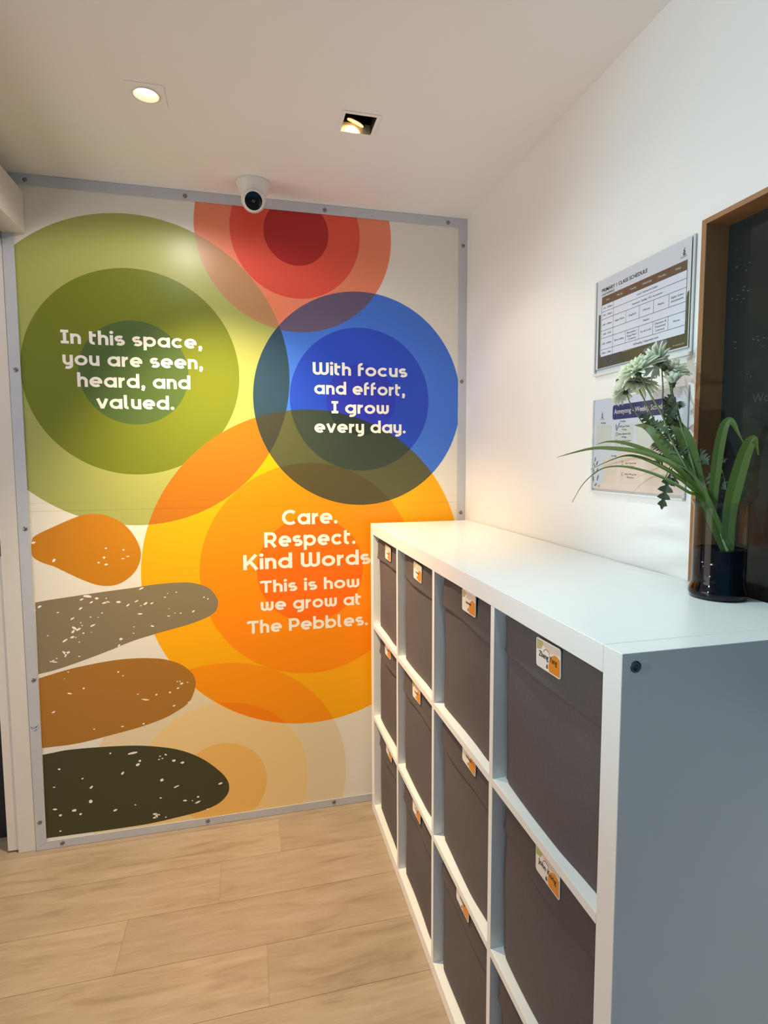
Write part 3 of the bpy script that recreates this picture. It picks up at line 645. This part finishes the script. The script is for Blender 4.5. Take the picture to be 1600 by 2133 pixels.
wt('(CLASS ENTRANCE)', -0.8820, 1.7418, .0070, 'L', 0, .002, .047)
for i, s in enumerate(('Time', 'Monday', 'Tuesday', 'Wednesday', 'Thursday', 'Friday')): wt(s, (cols[i] + cols[i + 1]) / 2, 1.7268, .0062, 'C', 1, .004)
for i, s in enumerate(('1:30 - 2:00pm', '2:00 - 3:00pm', '3:00 - 4:00pm', '4:00 - 4:30', '4:30 - 6:00pm', '6:00pm - 7:00pm')): wt(s, (cols[0] + cols[1]) / 2, (rows[i] + rows[i + 1]) / 2 - .002, .0058, 'C', 0, .0, min(.036, .0028 * len(s)))
mid = (cols[1] + cols[-1]) / 2
wt('Lunch / Homework Guided', mid, 1.7095, .0058, 'C', 0, .0); wt('Homework / Spelling / MTL Assessments', mid, 1.6925, .0058, 'C', 0, .0, .095)
wt('Teatime', mid, 1.6485, .006, 'C', 0, .0); wt('Self-Reading / Independent work', mid, 1.6040, .006, 'C', 0, .0, .08)
def cell(i, lines, zc):
    for k, s in enumerate(lines): wt(s, (cols[i] + cols[i + 1]) / 2, zc + (len(lines) - 1) * .0036 - k * .0072 - .002, .0060, 'C', 0, .0, min(.034, .0028 * len(s) + .004))
for i, l in enumerate((['Higher Maths'], ['English'], ['Chinese'], ['Maths'], ['English / Science', 'assessments'])): cell(i + 1, l, 1.6727)
for i, l in enumerate((['Show reading'], ['Phonetics /', 'Drama Music /', 'Creative'], ['Art & Craft'], ['Character &', 'Financial', 'Literacy'], ['Movie'])): cell(i + 1, l, 1.628)
def stack_logo(mb, y, z, s, d, mi=0):
    for k, (w, h) in enumerate(((1.0, 0), (.78, .36), (.62, .70), (.42, 1.02), (.24, 1.36))):
        mb.poly([pw(y - (xx + (-.06 if k % 2 else .06)) * s, z + (zz + h) * s, d) for xx, zz in arc(0, 0, w * .5, .14, 0, 330, 11)], mi)
tx.build('table_text', [M_ink, M_whiteink], s1); tx = MB()
stack_logo(tx, -1.1462, 1.7505, .0085, TD); wt('the pebbles', -1.1450, 1.7458, .0036, 'C', 0, .0, .0165)
wt('for parents only', -1.1400, 1.5785, .0045, 'C', 1, 0, .03)
tx.build('logo', [M_ink, M_whiteink], s1)

s2 = thing('weekly_schedule', 'landscape weekly schedule with navy heading in a clear holder, behind the white flowers', 'notice', (0, -1.015, 1.270))
holder(s2, -0.8590, -1.1720, 1.2705, 1.4970, 0.0095)
M_p2 = mat('pale_blue_paper', srgb(214, 216, 226), .5); M_navy = mat('navy_band', srgb(48, 54, 104), .5); M_pink = mat('pink_wash', srgb(233, 214, 204), .5)
M_box = mat('cream_box', srgb(212, 210, 202), .6); M_box2 = mat('peach_box', srgb(230, 210, 194), .6); M_tick = mat('blue_tick', srgb(60, 130, 190), .5); M_art = mat('grey_plants', srgb(128, 122, 118), .6)
pp = MB(); quad(pp, -0.8620, -1.1690, 1.2805, 1.4950, D0, 0)
pp.poly([pw(y, z, D0 + .0001) for y, z in [(-0.866, 1.2805), (-0.897, 1.291), (-0.925, 1.313), (-0.945, 1.342), (-0.960, 1.364), (-0.985, 1.374), (-1.03, 1.377), (-1.10, 1.385), (-1.169, 1.388), (-1.169, 1.2805)]], 1)
cyn, czn, wn, hn = -1.0375, 1.4615, .203, .0335
pp.poly([pw(cyn - x, czn + z, D0 + .0002) for x, z in rrect(wn, hn, .006)], 2)
for y0, y1, z0, z1, mi in ((-.874, -.932, 1.382, 1.4345, 3), (-.945, -1.010, 1.372, 1.4325, 3), (-1.022, -1.085, 1.372, 1.4325, 3), (-1.098, -1.160, 1.372, 1.4325, 3), (-.905, -.956, 1.298, 1.355, 4), (-.968, -1.038, 1.296, 1.355, 4), (-1.05, -1.12, 1.296, 1.355, 4)):
    pp.poly([pw((y0 + y1) / 2 - x, (z0 + z1) / 2 + z, D0 + .0002) for x, z in rrect(abs(y1 - y0), z1 - z0, .005)], mi)
pp.build('paper', [M_p2, M_pink, M_navy, M_box, M_box2], s2)
tx = MB(); TD = D0 + .0005
wt('Anneyong - Weekly Schedule', -0.9420, 1.4575, .0160, 'L', 1, .010, .176)
tx.build('title', [M_ink, M_whiteink], s2); tx = MB()
wt('Monday', -0.902, 1.4375, .0058, bold=.0); wt('Tuesday', -0.974, 1.4375, .0058, bold=.0); wt('Thursday', -0.945, 1.3585, .0056, bold=.0)
rowsT = [(('4:45 pm Math', 'Yang'), 1.4255), (('5:00 pm Mandarin Quiz', 'Wings'), 1.4085), (('6:00 pm French Kethel', 'Lesson'), 1.3925), (('6:30 pm Home', ), 1.3765)]
for k, (ls_, z) in enumerate(rowsT):
    for j, s in enumerate(ls_): wt(s, -.980, z - j * .0070, .0058, 'C', 0, .0, min(.046, .0028 * len(s) + .004))
    if k: 
        for a, b, c, d_ in ((-.9500, -.9560, 0, .0006), (-.9500, -.9560, .0072, .0078), (-.9500, -.9505, 0, .0078), (-.9555, -.9560, 0, .0078)): quad(tx, a, b, z - .002 + c, z - .002 + d_, TD, 0)
for (ls_, z) in ((('3pm Sand ink', 'Stephan'), 1.3420), (('5:45pm Mix up tuto', 'Shanton'), 1.3170)):
    for j, s in enumerate(ls_): wt(s, -1.006, z - j * .0070, .0058, 'C', 0, .0, min(.042, .0028 * len(s) + .004))
    for a, b, c, d_ in ((-.9750, -.9800, 0, .0006), (-.9750, -.9800, .0072, .0078), (-.9750, -.9755, 0, .0078), (-.9795, -.9800, 0, .0078)): quad(tx, a, b, z - .002 + c, z - .002 + d_, TD, 0)
tx.build('list_text', [M_ink, M_whiteink], s2); tx = MB()
stroke(tx, [(0, 0), (.0030, -.0150)], .0028, lambda x, y: pw(-.9500 - x, 1.4335 + y, TD)); stroke(tx, [(.0022, -.0150), (.0135, .0030)], .0024, lambda x, y: pw(-.9500 - x, 1.4335 + y, TD + .0001))
q0 = len(tx.m)
for i in range(q0 - 2 - 0, q0): tx.m[i] = 2
tx.build('tick', [M_ink, M_whiteink, M_tick], s2); tx = MB()
stack_logo(tx, -.896, 1.4525, .0092, TD, 3); wt('the pebbles', -.896, 1.4480, .0036, 'C', 3, 0, .017)
tx.build('logo', [M_ink, M_whiteink, M_tick, M_greyink], s2); tx = MB()
for y, z, l, a in ((-.872, 1.352, .012, 80), (-.869, 1.338, .011, 115), (-.880, 1.343, .013, 60), (-.868, 1.322, .012, 110), (-.881, 1.325, .013, 55), (-.866, 1.304, .014, 95), (-.884, 1.307, .014, 70), (-.876, 1.290, .012, 30), (-.888, 1.287, .006, 80), (-.893, 1.287, .005, 80), (-1.110, 1.284, .006, 100), (-1.116, 1.285, .006, 100), (-1.130, 1.286, .010, 20)):
    ca, sa = math.cos(math.radians(a)), math.sin(math.radians(a))
    tx.poly([pw(y - (p * ca - q * sa), z + p * sa + q * ca, TD) for p, q in arc(0, 0, l / 2 * 1.1, l * .16, 0, 330, 11)], 4)
tx.build('plant_drawing', [M_ink, M_whiteink, M_tick, M_greyink, M_art], s2)

# ------------------------------------------------------------------ glass vase
VX, VY, VZ = -0.0500, -1.310, SZ + 0.0008
vase = thing('glass_vase', 'clear cylindrical glass vase half filled with dark water at the near end of the shelf', 'vase', (VX, VY, VZ))
mb = MB()
mb.lathe([(0, 0.0), (.040, 0), (.0455, .003), (.0470, .009), (.0455, .016), (.0425, .023), (.0418, .030), (.0418, .155), (.0430, .161), (.0458, .1645), (.0462, .1658), (.0450, .1665), (.0415, .163), (.0410, .155), (.0410, .030), (.0416, .0232), (.0446, .016), (.0462, .009), (.0444, .0032), (.0390, .0006), (0, .0006)], (VX, VY, VZ), n=48)
mb.build('glass_body', M_glass, vase)
mb = MB(); mb.lathe([(0, .0012), (.0385, .0012), (.0440, .00), (.0458, .0092), (.0442, .0160), (.0413, .0232), (.0408, .0310), (.0408, .0845), (.0402, .0838), (0, .0836)], (VX, VY, VZ), n=48); mb.build('dark_water', M_water, vase)

# ------------------------------------------------------------------ cut flowers and leaves in the vase
def frame_of(ax):
    ax = Vector(ax).normalized(); r = Vector((0, 0, 1)) if abs(ax.z) < .9 else Vector((1, 0, 0)); a = ax.cross(r).normalized(); return ax, a, ax.cross(a).normalized()
def bloom(root, c, axis, r, open_, npet, layers=3, wid=.15):
    ax, a, b = frame_of(axis); c = Vector(c)
    mb = MB()
    for l in range(layers):
        n = npet - 3 * l
        for k in range(n):
            t = 2 * PI * (k + .37 * l) / n + random.uniform(-.09, .09)
            rad = a * math.cos(t) + b * math.sin(t); tan = rad.cross(ax)
            L = r * random.uniform(.86, 1.06) * (1 - .13 * l); lift = math.radians(open_ + 14 * l + random.uniform(-8, 8)); curl = random.uniform(.05, .30)
            vs = []; segs = 6
            for j in range(segs + 1):
                s = j / segs; ang = lift - curl * s * 1.1 + .0
                d = rad * math.cos(ang) + ax * math.sin(ang)
                p = c + ax * (.0025 + .0014 * l) + rad * .0022 + d * (L * s)
                w = r * wid * (0.35 + 1.5 * s * (1.15 - s) * 1.25) * (1 if j < segs else .45)
                up = (ax * math.cos(ang) - rad * math.sin(ang))
                vs += [p - tan * w + up * w * .45, p - up * w * .1, p + tan * w + up * w * .45]
            fs = []
            for j in range(segs):
                o = j * 3; fs += [(o, o + 1, o + 4, o + 3), (o + 1, o + 2, o + 5, o + 4)]
            mb.add(vs, fs, 0, True)
    mb.build('petals', M_petal, root, solid=.0005)
    mb = MB(); mb.lathe([(0, -.004), (.0035, -.0035), (.0062 * r / .042, .0005), (.0082 * r / .042, .0045), (.006 * r / .042, .0052), (0, .005)], c, ax, 14)
    for k in range(9):
        t = 2 * PI * k / 9; rad = a * math.cos(t) + b * math.sin(t); tan = rad.cross(ax); p = c + rad * .0055 * r / .042 + ax * .0015
        mb.add([p - tan * .0022, p + tan * .0022, p + rad * .0075 + ax * .004], [(0, 1, 2)])
    mb.build('sepals', M_sepal, root)
    mb = MB(); mb.lathe([(0, .0115), (.006 * r / .042, .0095), (.008 * r / .042, .005), (0, .005)], c, ax, 14); mb.build('disc', M_disc, root)
def stem_of(root, pts, r=.0016, m=None):
    mb = MB(); P = spline(pts, 6); mb.tube(P, [r * (.85 + .3 * i / len(P)) for i in range(len(P))], 7); return mb.build('stem', m or M_stem, root)
def lobed(root, base, tip, width, nrm=(-.7, -.7, .2), lobes=4, droop=.0):
    """deeply cut chrysanthemum leaf"""
    base, tip = Vector(base), Vector(tip); t = (tip - base); L = t.length; t.normalize(); n = Vector(nrm).normalized(); s = t.cross(n).normalized(); n = s.cross(t)
    prof = [(0, .06), (.12, .10)]
    for k in range(lobes):
        a = .20 + .72 * k / lobes; wv = 1.0 - .62 * abs(k / (lobes - 1) - .38)
        prof += [(a, .20), (a + .05, .72 * wv), (a + .12, wv), (a + .145, .62 * wv), (a + .155, .26)]
    prof += [(.95, .16), (1.0, 0)]
    vs = []; m = len(prof)
    cv = lambda q: base + t * (L * q) + n * (L * .12 * math.sin(PI * q)) - Vector((0, 0, 1)) * droop * q * q
    for q, w in prof: p = cv(q); vs += [p + s * w * width + n * w * width * .25, p, p - s * w * width + n * w * width * .25]
    fs = []
    for j in range(m - 1):
        o = j * 3; fs += [(o, o + 1, o + 4, o + 3), (o + 1, o + 2, o + 5, o + 4)]
    mb = MB(); mb.add(vs, fs, 0, False); return mb.build('leaf', M_leafdark, root, solid=.0005)
X = lambda u, v, d: at(u, v, 0, -d)
BASE = [X(1466, 1046, .062), X(1490, 1110, .055), X(1515, 1152, .050)]
gf = 'chrysanthemums in the vase'
def flower(lab, head, axis, r, open_, npet, path, layers=3, wid=.15, sw=.0016):
    root = thing('chrysanthemum', lab, 'flower', BASE[2], gf)
    bloom(root, head, axis, r, open_, npet, layers, wid)
    ax = Vector(axis).normalized()
    stem_of(root, [Vector(head) - ax * .002] + path + BASE, sw); return root
f1 = flower('largest white chrysanthemum, seen from below at the front of the bunch', X(1332, 778, .115), (-.42, .32, .85), .050, 8, 36, [X(1346, 806, .115), X(1362, 834, .113), X(1381, 868, .105), X(1398, 915, .095), X(1430, 975, .08)], 4, .085, .0019)
f2 = flower('small white chrysanthemum lowest at the left of the bunch', X(1304, 818, .100), (-.30, .62, .55), .033, 10, 32, [X(1313, 840, .099), X(1330, 868, .097), X(1352, 898, .092), X(1390, 945, .082)], 4, .095, .0013)
f3 = flower('white chrysanthemum with greenish lower petals behind the largest bloom', X(1329, 801, .085), (.12, .05, .95), .042, -14, 28, [X(1336, 820, .085), X(1352, 852, .085), X(1372, 893, .082), X(1405, 950, .076)], 3, .12, .0014)
f4 = flower('white chrysanthemum topmost in the bunch, turned sideways to the left', X(1376, 754, .090), (-.15, .88, .35), .034, 24, 28, [X(1379, 772, .088), X(1381, 810, .087), X(1381, 850, .085), X(1392, 900, .080), X(1425, 970, .074)], 3, .10, .0014)
f5 = flower('white chrysanthemum at the back right of the bunch with upswept petals', X(1393, 782, .052), (.1, -.45, .80), .038, 32, 20, [X(1396, 806, .054), X(1404, 850, .060), X(1420, 905, .062)], 3, .12, .0014)
f6 = flower('half-open white chrysanthemum like a cup at the right of the bunch', X(1402, 803, .068), (-.10, -.12, .95), .026, 56, 13, [X(1400, 818, .068), X(1410, 850, .068), X(1420, 890, .066), X(1432, 930, .064)], 2, .22, .0022)
for u, v, d, rr, f in ((1384, 767, .082, .0062, f4), (1287, 793, .105, .004, f2), (1361, 884, .09, .006, f3)):
    mb = MB(); c = X(u, v, d); mb.lathe([(0, -rr), (rr * .8, -rr * .5), (rr, 0), (rr * .8, rr * .6), (0, rr)], c, (0, 0, 1), 12); b_ = mb.build('bud', M_sepal, f)
for f, b0, t0, d, w, dr in ((f4, (1384, 850), (1402, 820), .075, .011, 0), (f4, (1388, 880), (1412, 838), .078, .013, 0), (f6, (1418, 870), (1398, 905), .066, .013, 0), (f5, (1412, 860), (1385, 845), .070, .012, 0), (f5, (1408, 880), (1392, 850), .072, .013, 0), (f3, (1375, 905), (1336, 862), .083, .012, 0), (f3, (1378, 905), (1350, 884), .083, .009, 0), (f1, (1395, 905), (1362, 878), .10, .010, 0),
                         (f2, (1392, 945), (1366, 968), .085, .011, 0), (f2, (1385, 940), (1358, 925), .085, .010, 0), (f1, (1405, 925), (1384, 900), .09, .011, 0), (f1, (1412, 945), (1375, 935), .085, .013, 0), (f6, (1428, 915), (1400, 925), .062, .012, 0), (f6, (1425, 915), (1412, 950), .066, .012, 0),
                         (f5, (1430, 900), (1449, 880), .050, .0, 0), (f5, (1425, 938), (1448, 925), .055, .009, 0), (f6, (1448, 938), (1477, 962), .045, .012, .006), (f5, (1440, 985), (1422, 955), .062, .012, 0), (f6, (1475, 985), (1513, 1016), .040, .016, .004), (f5, (1480, 972), (1517, 955), .035, .008, 0), (f4, (1440, 990), (1420, 980), .066, .012, 0), (f2, (1400, 975), (1378, 1062), .100, .012, 0), (f2, (1415, 985), (1398, 1012), .095, .010, 0), (f6, (1535, 1040), (1548, 1010), .030, .012, 0), (f5, (1416, 852), (1418, 835), .064, .010, 0), (f4, (1430, 955), (1412, 925), .07, .011, 0)):
    lobed(f, X(*b0, d), X(*t0, d), w * 1.15, droop=dr)
for u0, v0, u1, v1, d, f in ((1400, 965, 1385, 1000, .098, f2), (1446, 975, 1480, 950, .045, f6), (1500, 970, 1513, 1010, .040, f6)):
    mb = MB(); mb.tube([X(u0, v0, d), X((u0 + u1) / 2, (v0 + v1) / 2 - 3, d), X(u1, v1, d)], .0009, 6); mb.build('leaf_stalk', M_stem, f)

def blade(name, pts, w, root=None, nrm=(-.62, -.74, .25), keel=.14, tipw=.05, basew=.7, peak=.4):
    P = spline(pts, 8); n = len(P); vs = []; nr = Vector(nrm).normalized()
    for i, p in enumerate(P):
        t = (P[min(i + 1, n - 1)] - P[max(i - 1, 0)]).normalized(); s = t.cross(nr).normalized(); q = i / (n - 1)
        ww = w / 2 * (basew + (1 - basew) * min(1, q / peak)) * (1 if q < peak else max(tipw, 1 - ((q - peak) / (1 - peak)) ** 1.7))
        f = s.cross(t).normalized()
        vs += [p + s * ww + f * ww * keel, p, p - s * ww + f * ww * keel]
    fs = []
    for i in range(n - 1):
        o = i * 3; fs += [(o, o + 1, o + 4, o + 3), (o + 1, o + 2, o + 5, o + 4)]
    mb = MB(); mb.add(vs, fs, 0, False); return mb.build(name, M_blade, root, solid=.0006)
spray = thing('leaf_spray', 'spray of long narrow green blades arching left out of the vase', 'leaves', X(1515, 1150, .060))
b0 = X(1470, 1044, .070); b1 = X(1516, 1150, .052)
blade('blade', [b1, b0, X(1440, 1012, .085), X(1408, 972, .10), X(1350, 946, .115), X(1295, 936, .13), X(1240, 934, .14), X(1195, 943, .148), X(1160, 953, .152)], .0125, spray, (-.4, -.6, .68), peak=.62)
blade('blade', [b1, b0, X(1432, 998, .08), X(1392, 962, .09), X(1350, 940, .098), X(1305, 924, .106), X(1268, 920, .112), X(1242, 926, .116)], .0110, spray, (-.4, -.6, .68), peak=.6)
blade('blade', [b1, b0, X(1436, 992, .076), X(1412, 962, .085), X(1385, 930, .094), X(1362, 902, .10), X(1342, 888, .104), X(1322, 886, .108)], .0215, spray, peak=.5)
blade('blade', [b1, X(1466, 1040, .062), X(1452, 1000, .060), X(1440, 950, .062), X(1426, 912, .066), X(1408, 886, .070), X(1388, 878, .074), X(1376, 882, .076)], .0260, spray, peak=.5)
blade('blade', [b1, b0, X(1442, 1018, .088), X(1408, 990, .10), X(1370, 968, .112), X(1330, 952, .12), X(1300, 950, .128), X(1262, 963, .134), X(1231, 978, .138)], .0085, spray, (-.4, -.6, .68), tipw=.12, peak=.42)
blade('blade', [b1, b0, X(1436, 1026, .094), X(1395, 1002, .108), X(1350, 983, .122), X(1300, 972, .134), X(1262, 974, .142), X(1236, 988, .148), X(1212, 1012, .152), X(1192, 1046, .156)], .0065, spray, (-.4, -.6, .68), tipw=.16, peak=.3)
blade('blade', [b1, b0, X(1448, 1012, .078), X(1425, 985, .086), X(1395, 964, .094), X(1360, 950, .10)], .0075, spray, (-.4, -.6, .68))
blade('blade', [b1, b0, X(1450, 1000, .074), X(1432, 980, .080), X(1410, 966, .086)], .0050, spray)
mb = MB(); mb.tube(spline([X(1480, 1066, .064), X(1498, 1108, .058), X(1520, 1156, .052)], 6), [.0016 + .0001 * i for i in range(13)], 8); mb.build('stalk', M_stem2, spray)
gl = 'upright strap leaves in the vase'
u1 = blade('strap_leaf', [X(1484, 1060, .052), X(1486, 1030, .053), X(1491, 985, .054), X(1497, 940, .054), X(1505, 900, .053), X(1512, 882, .051), X(1520, 876, .048), X(1529, 884, .045), X(1538, 902, .043), X(1549, 922, .041)], .0165, None, (-.66, -.72, .15), peak=.3, tipw=.1, basew=.9)
tag(u1, 'upright strap leaf with a folded-over tip, left of the two in front of the window', 'leaf', gl)
u2 = blade('strap_leaf', [X(1516, 1148, .050), X(1518, 1090, .051), X(1524, 1045, .052), X(1538, 990, .052), X(1552, 945, .051), X(1563, 921, .050), X(1570, 915, .048), X(1575, 922, .046), X(1580, 948, .044)], .0225, None, (-.66, -.72, .15), peak=.3, tipw=.1, basew=.8)
tag(u2, 'wide upright strap leaf with a drooping tip, rightmost in the vase', 'leaf', gl)

# ------------------------------------------------------------------ ceiling fixtures
M_bulb = mat('lamp_glow', srgb(255, 220, 170), .5, emit=(1, .78, .46, 1), estr=7)
M_bulb2 = mat('lamp_glow_soft', srgb(255, 220, 170), .5, emit=(1, .70, .34, 1), estr=1.0)
gd = 'recessed ceiling downlights'
l1 = thing('downlight', 'lit round downlight in a flush square ceiling plate, left of the two', 'ceiling light', (LX, LY, H), gd)
mb = MB(); sq = [(-.046, -.046), (.046, -.046), (.046, .046), (-.046, .046)]; n = 32
cir = [(.0335 * math.cos(2 * PI * (k + .5) / n - 3 * PI / 4), .0335 * math.sin(2 * PI * (k + .5) / n - 3 * PI / 4)) for k in range(n)]
ring = [(max(-.046, min(.046, 1.42 * x * .046 / .0335)), max(-.046, min(.046, 1.42 * y * .046 / .0335))) for x, y in cir]
mb.add([(LX + x, LY + y, H - .0016) for x, y in cir] + [(LX + x, LY + y, H - .0016) for x, y in ring] + [(LX + x, LY + y, H - .0002) for x, y in ring], [(k, (k + 1) % n, n + (k + 1) % n, n + k) for k in range(n)] + [(n + k, n + (k + 1) % n, 2 * n + (k + 1) % n, 2 * n + k) for k in range(n)])
mb.build('plate', M_ceil, l1)
mb = MB(); mb.lathe([(.0335, -.0016), (.0328, -.0042), (.0308, -.0046), (.0296, -.001), (.0285, .003), (.0262, .006), (.0262, .0075), (.0225, .015)], (LX, LY, H), n=32); mb.build('trim_ring', M_plastic, l1)
mb = MB(); mb.lathe([(0, .0115), (.0150, .0112), (.0215, .0125), (.0225, .0145), (.0225, .019), (0, .019)], (LX, LY, H), n=32); mb.build('lamp_face', M_bulb, l1)
l2 = thing('downlight', 'square recessed downlight with a tilted lamp, right of the two', 'ceiling light', (SX, SY, H), gd)
M_can = mat('housing_cream', srgb(196, 176, 150), .6)
mb = MB(); e = HS; o = HS + .0105
for a, b in (((-o, -o), (o, -e)), ((-o, e), (o, o)), ((-o, -e), (-e, e)), ((e, -e), (o, e))): mb.box((SX + a[0], SY + a[1], H - .0022), (SX + b[0], SY + b[1], H - .0002))
mb.build('square_trim', M_ceil, l2, bevel=.0006)
e = HS - .0008
mb = MB(); hz0, hz1 = H - .001, H + .085
mb.add([(SX - e, SY + e, hz0), (SX + e, SY + e, hz0), (SX + e, SY + e, H + .024), (SX - e, SY + e, H + .024), (SX - e, SY + e, hz1), (SX + e, SY + e, hz1)], [(0, 1, 2, 3)], 0); mb.add([(SX - e, SY + e, H + .024), (SX + e, SY + e, H + .024), (SX + e, SY + e, hz1), (SX - e, SY + e, hz1)], [(0, 1, 2, 3)], 1)
for sx in (-1, 1): mb.add([(SX + sx * e, SY - e, hz0), (SX + sx * e, SY + e, hz0), (SX + sx * e, SY + e, hz1), (SX + sx * e, SY - e, hz1)], [(0, 1, 2, 3)], 1 if sx > 0 else 0)
mb.add([(SX - e, SY - e, hz0), (SX + e, SY - e, hz0), (SX + e, SY - e, hz1), (SX - e, SY - e, hz1)], [(0, 1, 2, 3)], 1); mb.add([(SX - e, SY - e, hz1), (SX + e, SY - e, hz1), (SX + e, SY + e, hz1), (SX - e, SY + e, hz1)], [(0, 1, 2, 3)], 1)
mb.build('housing', [M_can, M_dark], l2)
tilt = LN2; lc = LC2
mb = MB(); mb.lathe([(0, .002), (.026, .002), (.027, 0), (.025, -.004), (.016, -.018), (0, -.020)], lc, tilt, 28); mb.build('lamp_body', M_lens, l2)
mb = MB(); mb.lathe([(0, .0028), (.0245, .0028), (.0245, .0021)], lc, tilt, 28); mb.build('lamp_face', M_bulb2, l2)

cx, cy_ = -0.797, -0.112
sc_ = thing('security_camera', 'white dome security camera with a black lens on the ceiling above the mural', 'camera', (cx, cy_, H))
mb = MB(); mb.lathe([(0, 0), (.055, 0), (.0558, -.003), (.053, -.009), (.047, -.026), (.043, -.038), (.040, -.043), (.034, -.046), (0, -.046)], (cx, cy_, H), n=40); mb.build('dome_base', M_plastic, sc_)
ad = (CAMP + Vector((0.0, 0, -.25)) - Vector((cx, cy_, H - .055))).normalized(); ec = Vector((cx, cy_, H - .052)) + ad * .012
mb = MB(); mb.lathe([(.040 * math.sin(t * PI / 20), .040 * math.cos(t * PI / 20)) for t in range(5, 21)], ec, ad, 36); mb.build('eyeball', M_plastic, sc_)
mb = MB(); mb.lathe([(.0278, .0310), (.0330, .0300), (.0346, .0270), (.0350, .0215), (.0372, .0150)], ec, ad, 36); mb.build('bezel', M_plastic, sc_)
mb = MB(); mb.lathe([(0, .0330), (.012, .0327), (.024, .0316), (.0282, .0306)], ec, ad, 36); lens = mb.build('lens', M_lens, sc_)
mb = MB(); mb.lathe([(0, .0338), (.005, .0336), (.0055, .0326)], ec, ad, 24); mb.build('lens_core', M_lens2, lens)
